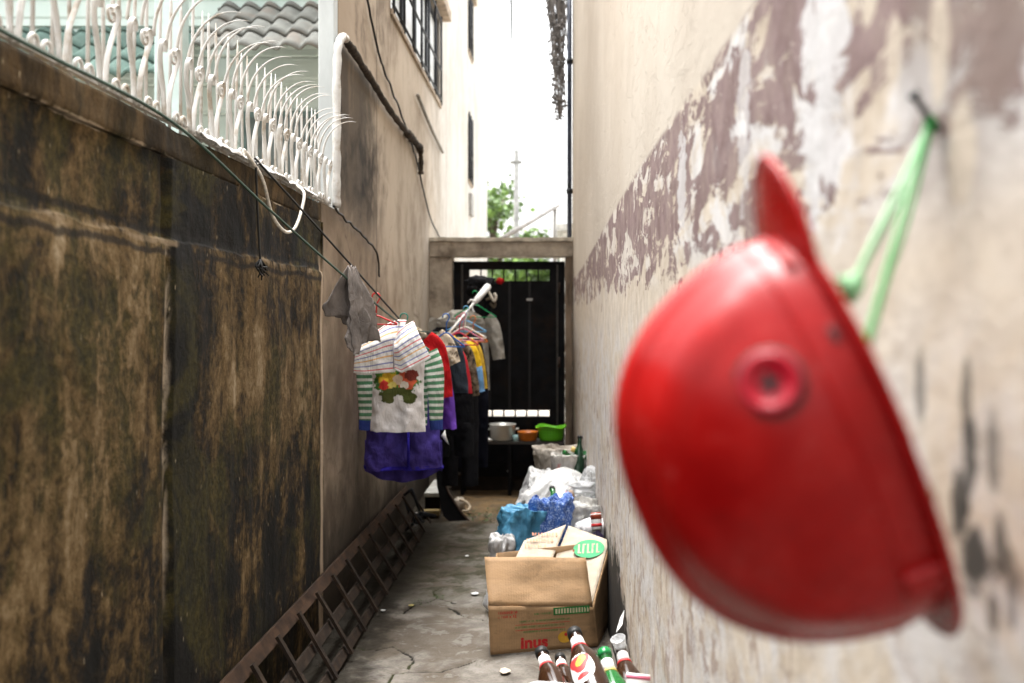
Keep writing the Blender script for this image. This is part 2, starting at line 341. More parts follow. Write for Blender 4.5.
M['bark']=plain('dry_bark',(.10,.075,.055),.9,var=.4)
M['wood']=plain('old_wood',(.16,.105,.06),.8,var=.35,stretch=(1,1,.2))

# ------------------------------------------------------------------ ground
def polydist(px,py,pl):
    best=9
    for (ax,ay),(bx,by) in zip(pl,pl[1:]):
        dx,dy=bx-ax,by-ay; t=max(0,min(1,((px-ax)*dx+(py-ay)*dy)/(dx*dx+dy*dy+1e-9)))
        best=min(best,math.hypot(px-ax-dx*t,py-ay-dy*t))
    return best
def gp(px,py):
    d=EYE*F/(py-321); return ((px-552)*d/F,d)
cracks=[[gp(*q) for q in c] for c in (
    [(402,614),(415,606),(430,603),(437,599),(455,604)],[(437,599),(434,592),(441,588)],
    [(449,608),(462,614),(474,618),(490,620),(520,622)],
    [(388,683),(394,673),(412,672),(440,672),(458,667),(475,660)],[(340,645),(375,650),(392,645),(412,655),(410,668)],
    [(440,577),(465,575),(495,577)])]
mb=MB(); NU,NV=150,640; X0,X1,Y0,Y1=-1.06,.40,.4,8.42; ckv=[]
def gfn(u,v):
    x=X0+(X1-X0)*u; y=Y0+(Y1-Y0)*v; z=.012*fbm(x*1.3,y*1.3,2)+.005*fbm(x*7,y*7,5)
    if 1.5<y<6:
        wob=.012*fbm(x*14,y*14,9); d=min(polydist(x+wob,y+wob,c) for c in cracks); k=max(0,1-d/(.008+.007*abs(fbm(x*4,y*4,3))))
    else: k=0
    ckv.append(k); return Vector((x,y,z-.018*k))
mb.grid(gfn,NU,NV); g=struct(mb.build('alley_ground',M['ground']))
at=g.data.attributes.new('crack','FLOAT','POINT'); at.data.foreach_set('value',ckv)
struct(MB().box(-1.06,.62,-13,.398,-.08,-.001).build('alley_ground',M['ground']))
mb=MB(); mb.grid(lambda u,v:Vector(((u-.5)*800,(v-.25)*800,-.03)),4,4)
struct(mb.build('ground',plain('pale_dusty_ground',(.34,.31,.27),.9,scale=.6)))

# ------------------------------------------------------------------ left boundary wall with coping
bw=MB(); prof=[(-1.0,-.03),(-1.035,.02),(-1.03,.5),(-1.03,1.2),(-1.028,1.60),(-1.030,1.617),(-1.038,1.624),(-1.040,1.75),(-1.038,1.840)]
def wfn(u,v):
    y=-3+7.44*v; i=u*(len(prof)-1); k=min(int(i),len(prof)-2); t=i-k
    x=prof[k][0]*(1-t)+prof[k+1][0]*t; z=prof[k][1]*(1-t)+prof[k+1][1]*t
    e=fbm(y*2.5,z*2.5,1); x+=.007*e+.004*fbm(y*11,z*9,4)
    if 1.55<z<1.68: z+=.010*fbm(y*6,0,8)
    dj=y-2.655; x-=.012*math.exp(-(dj/.012)**2); x+=.010*(1 if dj>.02 else 0)
    return Vector((x,y,z))
bw.grid(wfn,48,520)
bw.box(-1.28,-1.03,-13,-3.0,-.03,1.92)
bw.box(-1.28,-1.07,-2.999,4.44,-.03,1.839); bw.box(-1.07,-1.02,4.425,4.44,-.03,1.839)
wall=tag(bw.build('boundary_wall',M['lwall']),'low damp-stained wall with black and brown runs on the left of the alley','wall'); sharp(wall,50)
cp=MB()
def cfn(u,v):
    y=-3+7.44*v; q=[(-1.07,1.846),(-1.030,1.842),(-1.026,1.850),(-1.024,1.915),(-1.028,1.925),(-1.29,1.93),(-1.30,1.85),(-1.25,1.842)]
    i=u*(len(q)-1); k=min(int(i),len(q)-2); t=i-k
    x=q[k][0]*(1-t)+q[k+1][0]*t; z=q[k][1]*(1-t)+q[k+1][1]*t
    return Vector((x+.006*fbm(y*5,z*8,3)-(.008 if y>2.66 else 0),y,z+.004*fbm(y*3,x*3,6)+.002*fbm(y*14,0,1)))
cp.grid(cfn,28,420); sharp(cp.build('coping',M['lwall'],wall),45)

# ------------------------------------------------------------------ white iron fence on the wall
fx=-1.045; zb=1.927
fe=thing('iron_fence','white wrought iron fence with curved spikes and scrolls on the stained wall','fence',(fx,2.7,zb))
for z in (zb+.02,):
    MB().box(fx-.008,fx+.008,1.0,4.66,z-.008,z+.008).build('rail',M['white'],fe,False)
rr=random.Random(3)
for i in range(43):
    y=1.12+.08*i; j=rr.uniform(-.007,.007); top=zb+.40+rr.uniform(-.022,.022)
    MB().tube([(fx,y,zb),(fx+j*.3,y+j,zb+.2),(fx+j,y+j,top-.05),(fx+j,y+j,top)],[.0048,.0048,.0045,.001],8).build('bar',M['white'],fe)
    pts=[]; h=rr.uniform(-.018,.018)
    for k in range(15):
        t=k/14; a=t*math.pi*.56
        pts.append((fx+.006+.135*(1-math.cos(a))*.95, y+.035+j, zb+.205+h+.165*math.sin(a)))
    # a horn: rises and bends out over the alley
    MB().tube(pts,[.0050*(1-.9*(k/14)**1.5) for k in range(15)],8).build('spike',M['white'],fe)
for i in range(19):
    y=1.16+.188*i
    for sgn in (-1,1):
        pts=spline([(fx+.012,y+sgn*.012,zb+.01),(fx+.013,y+sgn*.024,zb+.09),(fx+.016,y+sgn*.05,zb+.15),(fx+.022,y+sgn*.062,zb+.19),(fx+.024,y+sgn*.05,zb+.212),(fx+.022,y+sgn*.032,zb+.205),(fx+.02,y+sgn*.03,zb+.185)],5)
        MB().tube(pts,.0072,8,flat=.26).build('lyre_bar',M['white'],fe)
        MB().tube([(fx+.014,y+sgn*.068+.016*math.cos(a),zb+.026+.017*math.sin(a)) for a in [k*math.pi/6-.5 for k in range(9)]],.005,7).build('base_scroll',M['white'],fe)
    c=(fx+.028,y,zb+.175)
    MB().tube([(c[0]+.0006*k,c[1]+(.024-.0012*k)*math.cos(k*.55),c[2]+(.024-.0012*k)*math.sin(k*.55)) for k in range(16)],.0040,8).build('scroll',M['white'],fe)
# plastic remnants along the coping
n=NT('thin_white_plastic'); n.bump(n.noise(n.co(),40,6,.7),.6,.004); M['plastic']=n.fin(n.mix(n.st(n.noise(n.co(),9),.35,.7),(.70,.70,.69),(.83,.83,.82)),.35,Subsurface_Weight=.0)
mb=MB(); mb.grid(lambda u,v:Vector((-1.012-.05*v+.012*fbm(u*9,v*3,3),2.9+1.4*u,1.938+.016*math.sin(v*3.1)+.012*fbm(u*14,v*4,1))),60,8)
tag(mb.build('plastic_strip',M['plastic'],solid=.002),'torn white plastic strip lying on the coping under the fence','plastic')

# white post and bent pipe at the end of the fence
po=thing('corner_post','white square corner post where the fence ends','post',(-1.07,4.76,1.93))
b=MB().box(-1.108,-1.031,4.715,4.795,1.932,4.6).build('shaft',M['whitepost'],po,False); bevel(b,.006)
bevel(MB().box(-1.113,-1.026,4.710,4.798,1.928,1.955).build('foot',M['whitepost'],po,False),.004)
pi=thing('bent_pipe','bent pipe on the pale house wall, white near the post and black with dirt beyond','pipe',(-1.0,4.7,1.9))
pts=spline([(-1.0,4.62,1.93),(-1.0,4.62,2.2),(-1.0,4.635,2.62),(-.995,4.70,2.735),(-.995,4.80,2.76)],8)
MB().tube([p+Vector((0,.004*math.sin(i*1.3),.0)) for i,p in enumerate(pts)],[.019+.0025*math.sin(i*2.1) for i in range(len(pts))],10).build('white_length',M['white'],pi)
pts=spline([(-.997,4.80,2.76),(-1.0,5.4,2.74),(-1.0,6.2,2.70),(-1.0,6.9,2.70),(-1.0,7.45,2.71),(-1.0,7.58,2.67),(-1.0,7.6,2.52)],14)
MB().tube([p+Vector((.004*fbm(i*.7),0,.008*fbm(i*.5,3))) for i,p in enumerate(pts)],[.016+.012*abs(fbm(i*.9,5)) + (.030 if 40<i<70 else .004)*abs(fbm(i*1.7,2)) for i in range(len(pts))],10).build('dirty_length',plain('dirty_pipe',(.05,.037,.026),.9,var=.5,scale=30,bump=.8,bdist=.01),pi)

# ------------------------------------------------------------------ tall pale house on the left
th=thing('tall_house','tall pale plastered house with barred windows along the left of the alley','house',(-1.1,10,0))
hw=MB()
holes=[(6.35,9.12,3.40,4.16),(12.2,12.75,3.15,3.95),(12.2,12.75,4.75,5.45)]
def wallpanels(mb,y0,y1,z0,z1,x,t,holes):
    ys=sorted({y0,y1,*[h[0] for h in holes],*[h[1] for h in holes]}); zs=sorted({z0,z1,*[h[2] for h in holes],*[h[3] for h in holes]})
    def solid(a,b): return not any(h[0]<a<h[1] and h[2]<b<h[3] for h in holes)
    S=[[solid((ys[i]+ys[i+1])/2,(zs[j]+zs[j+1])/2) for j in range(len(zs)-1)] for i in range(len(ys)-1)]
    for i in range(len(ys)-1):
        for j in range(len(zs)-1):
            if not S[i][j]: continue
            a,b,c,d=ys[i],ys[i+1],zs[j],zs[j+1]
            mb.add([(x,a,c),(x,b,c),(x,b,d),(x,a,d)],[(0,1,2,3)]); mb.add([(x-t,a,c),(x-t,b,c),(x-t,b,d),(x-t,a,d)],[(3,2,1,0)])
            for (di,dj,q) in ((-1,0,((x-t,a,c),(x,a,c),(x,a,d),(x-t,a,d))),(1,0,((x-t,b,c),(x,b,c),(x,b,d),(x-t,b,d))),(0,-1,((x-t,a,c),(x,a,c),(x,b,c),(x-t,b,c))),(0,1,((x-t,a,d),(x,a,d),(x,b,d),(x-t,b,d)))):
                ii,jj=i+di,j+dj
                if not(0<=ii<len(S) and 0<=jj<len(S[0])) or not S[ii][jj]: mb.add(q,[(0,1,2,3)])
wallpanels(hw,4.445,15.8,-.03,6.8,-1.03,.07,holes+[(4.445,4.80,1.93,4.62),(4.445,9.45,4.62,6.8)])
hw.box(-5,-1.102,9.45,15.8,-.03,6.79)
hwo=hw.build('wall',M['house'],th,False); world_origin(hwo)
n=NT('window_glass'); M['glass']=n.fin((.72,.74,.73),.35)
ml=plain('weathered_ledge',(.34,.27,.2),.85,var=.3,dirt=(.12,.09,.06))
for (y0,y1,z0,z1) in holes:
    f=MB(); t=.035
    f.box(-1.10,-1.05,y0,y0+t,z0,z1).box(-1.10,-1.05,y1-t,y1,z0,z1).box(-1.10,-1.05,y0+t,y1-t,z0,z0+t).box(-1.10,-1.05,y0+t,y1-t,z1-t,z1)
    k=max(1,round((y1-y0)/.7))
    for i in range(1,k):
        yy=y0+(y1-y0)*i/k; f.box(-1.09,-1.055,yy-.02,yy+.02,z0+t,z1-t)
    fr=f.build('window',M['darkiron'],th,False)
    MB().box(-1.082,-1.076,y0+t,y1-t,z0+t,z1-t).build('pane',M['glass'],fr,False)
    gm=MB(); nb=max(2,round((y1-y0)/.46))
    for i in range(nb+1):
        yy=y0+.02+(y1-y0-.04)*i/nb; gm.tube([(-1.012,yy,z0-.03),(-1.012,yy,z1+.02)],.011,6)
    for zz in (z0+.02,z0+(z1-z0)*.38,z1-.02): gm.tube([(-1.012,y0-.01,zz),(-1.012,y1+.01,zz)],.010,6)
    gm.build('grille',M['darkiron'],fr)
    if z1>4: bevel(MB().box(-1.028,-.94 if y0<10 else -.97,y0-.12,y1+.18,z1+.03,z1+.13).build('sunshade',ml,th,False),.008)
    bevel(MB().box(-1.028,-1.012,y0-.02,y1+.03,z0-.05,z0-.01).build('window_sill',ml,th,False),.004)
MB().box(-1.028,-.99,12.3,12.65,2.72,2.98).build('meter_box',plain('grey_box',(.3,.29,.27),.6),th,False)
# cables and conduit on the house
def line(name,pts,r,mat,label,cat='cable',n=6,seg=8,wob=0,seed=0,group=None):
    q=spline(pts,seg); q=[p+Vector((0,wob*fbm(i*.45+seed,1),wob*fbm(i*.45+seed,7))) for i,p in enumerate(q)]
    return tag(MB().tube(q,r,n).build(name,mat),label,cat,group)
line('wall_cable',[(-1.014,5.45,3.17),(-1.012,5.85,2.95),(-1.012,6.3,2.86),(-1.012,7.0,2.72),(-1.012,7.55,2.56),(-1.012,8.2,2.28),(-1.012,9.0,2.15)],.007,M['cable'],'thin black cable sagging down the pale house wall to the gate',wob=.02)
line('conduit',[(-1.005,7.45,3.09),(-1.005,8.3,3.0),(-1.005,9.15,2.95)],.014,plain('grey_conduit',(.20,.18,.15),.6),'short grey conduit fixed aslant on the house wall under the big window','pipe')
line('old_wire',[(-1.01,4.6,1.93),(-1.012,4.9,1.895),(-1.012,5.3,1.86),(-1.011,5.75,1.79),(-1.011,5.82,1.66)],.006,M['cable'],'frayed old wire along the house wall beside the white post',wob=.012,seed=4)

# ------------------------------------------------------------------ mint house behind the fence
mh=thing('mint_house','mint green boarded house with wavy tiled awnings behind the white fence','house',(-3,7.6,0))
n=NT('mint_boarding'); p=n.co(); x,y,z=n.xyz(p); q=n.ma('FRACT',n.ma('DIVIDE',z,.23))
c=n.mix(n.st(n.noise(n.sc(p,(1,1,.3)),4,5),.3,.7),(.40,.49,.45),(.48,.55,.515)); 
n.bump(n.st(q,.0,.12),.8,.012); M['mint']=n.fin(c,.6)
mw=MB()
mw.box(-7,-1.17,7.55,9.3,-.03,5.6)
for k in range(25):
    z0=.1+.22*k; mw.add([(-7,7.545,z0),(-1.17,7.545,z0),(-1.17,7.522,z0+.012),(-7,7.522,z0+.012),(-7,7.54,z0+.21),(-1.17,7.54,z0+.21)],[(0,1,2,3),(3,2,5,4)])
mw.build('wall',M['mint'],mh,False)
bevel(MB().box(-2.62,-2.44,6.55,6.70,0,5.5).build('column',plain('pale_mint_column',(.46,.57,.55),.5,var=.08),mh,False),.01)
def tiles(name,x0,x1,y_eave,z_eave,ncourse,mat,slope=36,ex=.27,per=.155):
    mb=MB(); ca,sa=math.cos(R(slope)),math.sin(R(slope)); nx=int((x1-x0)/per*10)
    for c in range(ncourse):
        def fn(u,v):
            x=x0+(x1-x0)*u; s=(c+v*1.08)*ex; lift=.022*(1-v)+.020*math.sin(2*math.pi*x/per)+.004*math.sin(4*math.pi*x/per+.6)
            return Vector((x,y_eave+s*ca-lift*sa,z_eave+s*sa+lift*ca+.003*fbm(x*5,c)))
        mb.grid(fn,nx,3)
    return mb.build(name,mat,mh,solid=.018)
M['greytile']=plain('grey_cement_tile',(.145,.148,.135),.85,var=.18,scale=8,bump=.3,dirt=(.15,.13,.11))
M['teal']=plain('teal_cement_tile',(.085,.135,.115),.85,var=.2,scale=6,bump=.3,dirt=(.07,.11,.09))
tiles('tiled_awning',-2.52,-1.2,6.85,3.27,4,M['greytile'])
tiles('tiled_awning',-5.2,-2.64,6.85,3.08,5,M['teal'])
f=MB().box(-2.35,-1.3,7.49,7.53,1.6,2.98).build('window',plain('dark_teal_frame',(.10,.15,.14),.6),mh,False)
MB().box(-2.30,-1.83,7.478,7.488,1.65,2.93).box(-1.79,-1.35,7.478,7.488,1.65,2.93).build('pane',plain('dim_glass',(.10,.12,.115),.15),f,False)
f=MB().box(-4.7,-3.0,7.49,7.53,1.6,2.85).build('window',plain('dark_green_frame',(.06,.11,.09),.6),mh,False)
MB().box(-4.65,-3.87,7.478,7.488,1.65,2.8).box(-3.83,-3.05,7.478,7.488,1.65,2.8).build('pane',plain('dim_glass_b',(.09,.12,.11),.15),f,False)

# ------------------------------------------------------------------ right building
rb=thing('plastered_building','tall tan plastered building with peeling purple paint on the right of the alley','building',(1.5,3,0))
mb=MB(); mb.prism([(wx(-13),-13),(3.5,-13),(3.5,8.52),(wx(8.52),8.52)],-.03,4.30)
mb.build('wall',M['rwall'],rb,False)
for ob in (rb.children[0],): world_origin(ob)
dp=thing('downpipe','dark blue-grey downpipe at the far corner of the tan building','pipe',(.15,8.40,1.9))
MB().tube([(.148,8.44,2.09),(.148,8.44,4.28)],.021,10).build('pipe',M['bluepipe'],dp)
for z in (2.5,3.6): MB().tube([(.148,8.44,z-.02),(.148,8.44,z+.02)],.028,10).build('clip',M['darkiron'],dp)
# dried creeper beside the downpipe
vm=MB(); r2=random.Random(11)
for k in range(60):
    x0=.055+r2.uniform(-.13,.06); pts=[]; L=r2.uniform(.5,1.25); y0=8.35+r2.uniform(-.08,.05)
    for i in range(8):
        t=i/7; pts.append((x0+(.085-x0)*t*.75+.03*fbm(k*3.1,t*4)+.012*math.sin(t*9+k),y0+.03*fbm(k*1.7,t*4,3),4.36-L*t))
    vm.tube(pts,[.006*(1-.6*i/7) for i in range(8)],5)
for k in range(620):
    t=r2.random()**.7; z=4.4-1.3*t; x=.080+r2.uniform(-.16,.045)*(1-.72*t); y=8.33+r2.uniform(-.08,.05); a=r2.uniform(0,6.3); s=r2.uniform(.012,.03)
    d=Vector((math.cos(a)*s,r2.uniform(-s,s),-abs(math.sin(a))*s*1.5)); e=Vector((d.z,0,-d.x)).normalized()*s*.35; c=Vector((x,y,z))
    vm.add([c,c+d*.5+e,c+d,c+d*.5-e],[(0,1,2,3)])
for k in range(30):
    a=r2.uniform(0,6.3); s=r2.uniform(.02,.045); c=Vector((.075+r2.uniform(-.05,.02),8.33,3.22+r2.uniform(-.10,.08))); d=Vector((math.cos(a)*s,0,math.sin(a)*s)); e=Vector((d.z,.01,-d.x))*.4
    vm.add([c,c+d*.5+e,c+d,c+d*.5-e],[(0,1,2,3)])
tag(vm.build('dry_creeper',plain('dry_creeper_brown',(.19,.175,.165),.9,var=.4)),'dry brown creeper hanging beside the downpipe at the top','plant')

# ------------------------------------------------------------------ gateway
gw=thing('gateway','stained concrete gateway of two pillars and a lintel across the alley end','gateway',(-.4,8.4,0))
def rough_box(x0,x1,y0,y1,z0,z1,n=18,amp=.006):
    mb=MB()
    def face(o,a,b,na,nb):
        def fn(u,v):
            p=Vector(o)+Vector(a)*u+Vector(b)*v
            return p+Vector((fbm(p.x*9,p.y*9,p.z*9),fbm(p.z*9,p.x*9,p.y*9),fbm(p.y*9,p.z*9,p.x*9)))*amp
        mb.grid(fn,na,nb)
    dx,dy,dz=x1-x0,y1-y0,z1-z0; k=lambda L:max(2,int(L/.03))
    face((x0,y0,z0),(dx,0,0),(0,0,dz),k(dx),k(dz)); face((x1,y0,z0),(0,dy,0),(0,0,dz),k(dy),k(dz)); face((x0,y0,z1),(dx,0,0),(0,dy,0),k(dx),k(dy))
    face((x0,y1,z0),(0,-dy,0),(0,0,dz),k(dy),k(dz)); face((x1,y0,z0),(-dx,0,0),(0,dy,0),k(dx),k(dy)); face((x1,y1,z0),(-dx,0,0),(0,0,dz),k(dx),k(dz))
    return mb
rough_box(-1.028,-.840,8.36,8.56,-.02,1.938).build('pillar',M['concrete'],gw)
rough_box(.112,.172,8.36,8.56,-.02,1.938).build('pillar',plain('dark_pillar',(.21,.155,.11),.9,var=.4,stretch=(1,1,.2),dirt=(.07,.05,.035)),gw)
rough_box(-1.026,.174,8.345,8.57,1.942,2.065).build('lintel',M['concrete'],gw)
rough_box(-1.028,.176,8.33,8.58,2.068,2.10).build('lintel_cap',plain('pale_cap',(.5,.45,.37),.85,var=.3,dirt=(.2,.16,.12)),gw)
ga=thing('metal_gate','closed black metal gate with a barred slot under the concrete lintel','gate',(-.36,8.45,0))
f=MB(); y0,y1=8.43,8.47
f.box(-.833,-.70,y0,y1,.03,1.905).box(-.022,.108,y0,y1,.03,1.905).box(-.70,-.022,y0,y1,1.835,1.905).box(-.70,-.022,y0,y1,.50,.590).box(-.70,-.022,y0,y1,.03,.09)
f.build('frame',M['blackmetal'],ga,False)
MB().box(-.70,-.022,8.445,8.460,.642,1.74).build('upper_panel',M['blackmetal'],ga,False)
MB().box(-.70,-.022,8.445,8.460,.09,.50).build('lower_panel',M['blackmetal'],ga,False)
for k in range(1,7): MB().tube([(-.70+.097*k,8.452,1.735),(-.70+.097*k,8.452,1.84)],.007,6).build('bar',M['blackmetal'],ga)
for k in range(1,7): MB().tube([(-.70+.097*k,8.452,.58),(-.70+.097*k,8.452,.66)],.008,6).build('bar',M['blackmetal'],ga)
for (x,s) in ((-.76,1),(.045,1)):
    MB().box(x-.008,x+.008,8.415,8.431,.06,1.88).build('stile_strip',plain('worn_strip',(.05,.045,.04),.5,.4),ga,False)
mb=MB().box(-.215,-.165,8.415,8.444,1.572,1.592); mb.tube([(-.19,8.42,1.582),(-.19,8.40,1.582)],.006,8); mb.build('latch',plain('grey_latch',(.35,.34,.32),.4,.6),ga,False)
for z in (.42,1.05,1.68):
    MB().tube([(.060,8.42,z-.045),(.060,8.42,z+.045)],.012,8).build('hinge',plain('worn_hinge',(.05,.035,.028),.6,.3),ga)
for x in (-.53,-.36,-.19):
    MB().box(x-.010,x+.010,8.434,8.4445,.66,1.735).build('panel_rib',plain('black_rib',(.012,.011,.011),.6),ga,False)
# threshold step
st=MB(); st=rough_box(-.835,.11,8.24,8.42,-.02,.125,amp=.005); struct(st.build('threshold_step',plain('dark_step',(.022,.015,.010),.9,var=.5)))

# ------------------------------------------------------------------ clothes
def fabric(name,col,stripes=None,period=.1,axis=1,rough=.9,blobs=None,camo=None,var=.12):
    n=NT(name); p=n.co(); uv=n.xyz(n.co('UV')); wv=n.noise(p,260,2); f=n.noise(p,9,4)
    c=n.mix(n.st(f,.3,.7),tuple(x*(1-var) for x in col),tuple(min(1,x*(1+var)) for x in col))
    if stripes:
        q=n.ma('FRACT',n.ma('DIVIDE',n.ma('ADD',uv[axis],5.0),period)); c=n.mix(.12,n.ramp(q,stripes,True),c)
    if camo:
        k=n.noise(p,22,2,.5,.8); c=n.ramp(k,camo,True)
    if blobs:
        wob=n.noise(p,55,3)
        for (cx,cy,rx,ry,cc) in blobs: c=n.mix(n.ma('MULTIPLY',n.blob(uv[0],uv[1],cx,cy,rx,ry,wob,.55,.06),n.st(n.xyz(p)[1],.004,-.004)),c,cc)
    n.bump(n.ma('ADD',n.ma('MULTIPLY',wv,.08),n.ma('ADD',n.ma('MULTIPLY',n.noise(n.sc(p,(1.6,1,.6)),16,4,.6,1.5),1.0),n.ma('MULTIPLY',n.noise(p,45,4),.25))),.6,.02)
    return n.fin(c,rough,Specular_IOR_Level=.12)
def cloth(mb,rows,y0,amp=.012,seed=0,n=48,steps=30,freq=60,dep_mul=1):
    pts=[]
    vs=[Vector((r[0],r[1],0)) for r in rows]; ws=[Vector((r[2],r[3],0)) for r in rows]
    k=max(2,steps//(len(rows)-1)); C=spline(vs,k); W=spline(ws,k)
    m=len(C); arc=0; V=[];UV=[]
    for i in range(m):
        t=(C[min(i+1,m-1)]-C[max(i-1,0)]); t=t.normalized() if t.length>1e-9 else Vector((0,-1,0))
        N=Vector((-t.y,t.x,0)); 
        if i: arc+=(C[i]-C[i-1]).length
        hw,dep=max(W[i].x,.002),W[i].y; g=min(1,.25+1.2*i/m)
        for j in range(n):
            a=2*math.pi*j/n; c,s=math.cos(a),math.sin(a); ac=hw*c
            q=C[i]+N*ac
            fo=amp*g*(math.sin(ac*freq+seed+3*fbm(seed,arc*2.2))*.55+1.5*fbm(ac*7+seed,arc*4,seed*.7)+.9*(abs(fbm(ac*13+arc*9,arc*11-ac*6,seed))*2-.5)+.4*fbm(ac*30,arc*22,seed))
            ed=.006*fbm(ac*15+seed,3.3)*(1 if i==m-1 else 0)
            V.append(Vector((q.x,y0+dep*dep_mul*s+fo,q.y+ed))); UV.append((ac,arc))
    fs=[(i*n+j,i*n+(j+1)%n,(i+1)*n+(j+1)%n,(i+1)*n+j) for i in range(m-1) for j in range(n)]
    return mb.add(V,fs,UV)
def px_rows(rows,d): 
    return [(P(x,y,d).x,P(x,y,d).z,hw*d/F,dep) for x,y,hw,dep in rows]
GC='clothes hanging in a row along the wash line'
def shirt(label,xr,z0,d,hw,L,mat,smat=None,sl=.16,sw=.06,seed=0,kind='shirt',flare=1.0,name='hanging_shirt'):
    smat=smat or mat; cx=xr-.86*hw-.145
    t=thing(name,label,kind,(cx,d,z0),GC)
    rows=[(cx,z0,hw*.36,.02),(cx,z0-.025,hw*.55,.03),(cx,z0-.055,hw*.80,.034),(cx,z0-.085,hw*.97,.036),(cx,z0-.15,hw*.97,.04),(cx,z0-L*.6,hw*1.0*flare,.045),(cx,z0-L,hw*1.04*flare,.05)]
    mb=MB(); cloth(mb,rows,d,.026,seed); mb.build('body',mat,t)
    for s in (-1,1):
        a=cx+s*hw*.86; q_=1 if s>0 else .3; r=[(a,z0-.065,sw*.9,.03),(a+s*.045*q_,z0-.115,sw,.034),(a+s*.08*q_,z0-.12-sl*.45,sw*.86,.034),(a+s*.10*q_,z0-.10-sl,sw*.75,.03)]
        if sl>.3: r.insert(3,(a+s*.095*q_,z0-.10-sl*.8,sw*.72,.03))
        mb=MB(); cloth(mb,r,d-.006,.018,seed+s,32,22); mb.build('sleeve',smat,t)
    return t
def plastic(name,col): return plain(name,col,.35,var=.06,bump=.03)
def hanger(x,z,d,hw,mat,label,drop=.07,name='clothes_hanger'):
    """hook on the line at z+.1, shoulders below"""
    mb=MB()
    hk=[(x+.018*math.cos(a)-.0,d,z+.085+.018*math.sin(a)) for a in [math.pi*1.05-k*math.pi*1.25/8 for k in range(9)]]
    mb.tube(hk+[(x+.004,d,z+.055),(x,d,z)],.0035,6)
    mb.tube(spline([(x-hw,d,z-drop),(x-hw*.5,d,z-drop*.45),(x,d,z+.002),(x+hw*.5,d,z-drop*.45),(x+hw,d,z-drop)],4),.0045,6)
    mb.tube([(x-hw,d,z-drop),(x+hw,d,z-drop-.004)],.004,6)
    return tag(mb.build(name,mat),label,'hanger','hangers on the wash line')
WR=(.62,.06,.06); WB=(.14,.17,.42); WO=(.74,.40,.10); WW=(.78,.77,.76)
S4=[(0,WW),(.14,WB),(.20,WW),(.38,WR),(.44,WW),(.62,WB),(.68,WW),(.84,WO),(.91,WW)]
M['stripy']=fabric('rainbow_striped_jersey',WW,S4,.085,1)
# front: striped top folded over its hanger
d0=4.52
t=thing('striped_top','white top with thin red, blue and orange stripes folded over the front hanger','shirt',(P(394,322,d0).x,d0,P(394,322,d0).z),GC)
def poly_at(pl,u):
    L=[math.dist(a,b) for a,b in zip(pl,pl[1:])]; q=u*sum(L)
    for (a,b),l in zip(zip(pl,pl[1:]),L):
        if q<=l or (a,b)==(pl[-2],pl[-1]): t=min(1,q/l); return (a[0]+(b[0]-a[0])*t,a[1]+(b[1]-a[1])*t)
        q-=l
def panel(top,bot,d,seed,amp=.0045,bulge=.03,nu=36,nv=30):
    """hanging cloth between an upper and a lower edge, bulging towards the front"""
    def fn(u,v):
        a,b=poly_at(top,u),poly_at(bot,u); x=a[0]+(b[0]-a[0])*v; y=a[1]+(b[1]-a[1])*v
        q=P(x,y,d); g=.25+.75*v
        y0=d+.05-bulge*math.sin(math.pi*min(1,max(0,u)))-.045*min(1,v*3)+amp*g*(1.6*fbm(q.x*9+seed,q.z*6,seed)+.8*(abs(fbm(q.x*16+q.z*11,q.z*12,seed))*2-.4)+.5*math.sin(q.x*60+seed+2*q.z*20))
        q.y=y0; return (q,(q.x,v*.19+.3))
    return MB().grid(fn,nu,nv)
panel([(356,343),(368,335),(379,329),(388,323),(396,320),(405,320)],[(353.5,373),(366,374),(380,373),(395,372)],d0,3).build('body',M['stripy'],t,solid=.004)
panel([(392,338),(398,331),(405,325),(412,321)],[(394,369.5),(402,373),(416,366),(431,358)],d0-.035,8,bulge=.02).build('sleeve',M['stripy'],t,solid=.004)
mb=MB(); mb.tube([P(px,py,d0-.055) for px,py in spline([(394,345,0),(393.5,356,0),(394,368,0)],4) and [(393.5,343),(393.5,355),(394,369)]],.003,6); mb.build('seam',fabric('grey_seam',(.35,.33,.36)),t)
hanger(P(376,316,4.45).x,P(376,316,4.45).z,4.45,.095,plastic('red_plastic',(.55,.03,.03)),'red plastic hanger at the front end of the wash line',.035)
# white T-shirt with a bright motif
d1=4.60
bl=[(-.005,.21,.105,.06,(.06,.17,.04)),(-.05,.17,.05,.035,(.10,.28,.05)),(-.035,.205,.05,.04,(.62,.40,.04)),(.04,.205,.045,.045,(.60,.12,.06)),(.065,.18,.03,.025,(.18,.04,.03)),(-.055,.225,.022,.025,(.58,.05,.04)),(.005,.20,.022,.025,(.72,.58,.45)),(.035,.225,.02,.02,(.75,.70,.62)),(-.02,.225,.018,.016,(.75,.65,.2)),(.0,.265,.075,.03,(.07,.085,.025)),(-.035,.285,.035,.022,(.08,.09,.03)),(.06,.285,.03,.025,(.06,.075,.02)),(.01,.29,.022,.022,(.62,.60,.59))]
mt=fabric('white_motif_jersey',(.70,.68,.68),blobs=bl,var=.05)
t=thing('printed_t_shirt','pale grey child t-shirt with a bright motif on its chest, under the striped top','shirt',(P(398,340,d1).x,d1,P(398,340,d1).z),GC)
mb=MB(); cloth(mb,px_rows([(398,336,10,.015),(398,345,20,.025),(398,358,26,.035),(398,380,25.5,.04),(398,405,26,.042),(398,431,27.5,.045)],d1),d1,.016,9,freq=45,n=64,steps=40); mb.build('body',mt,t)
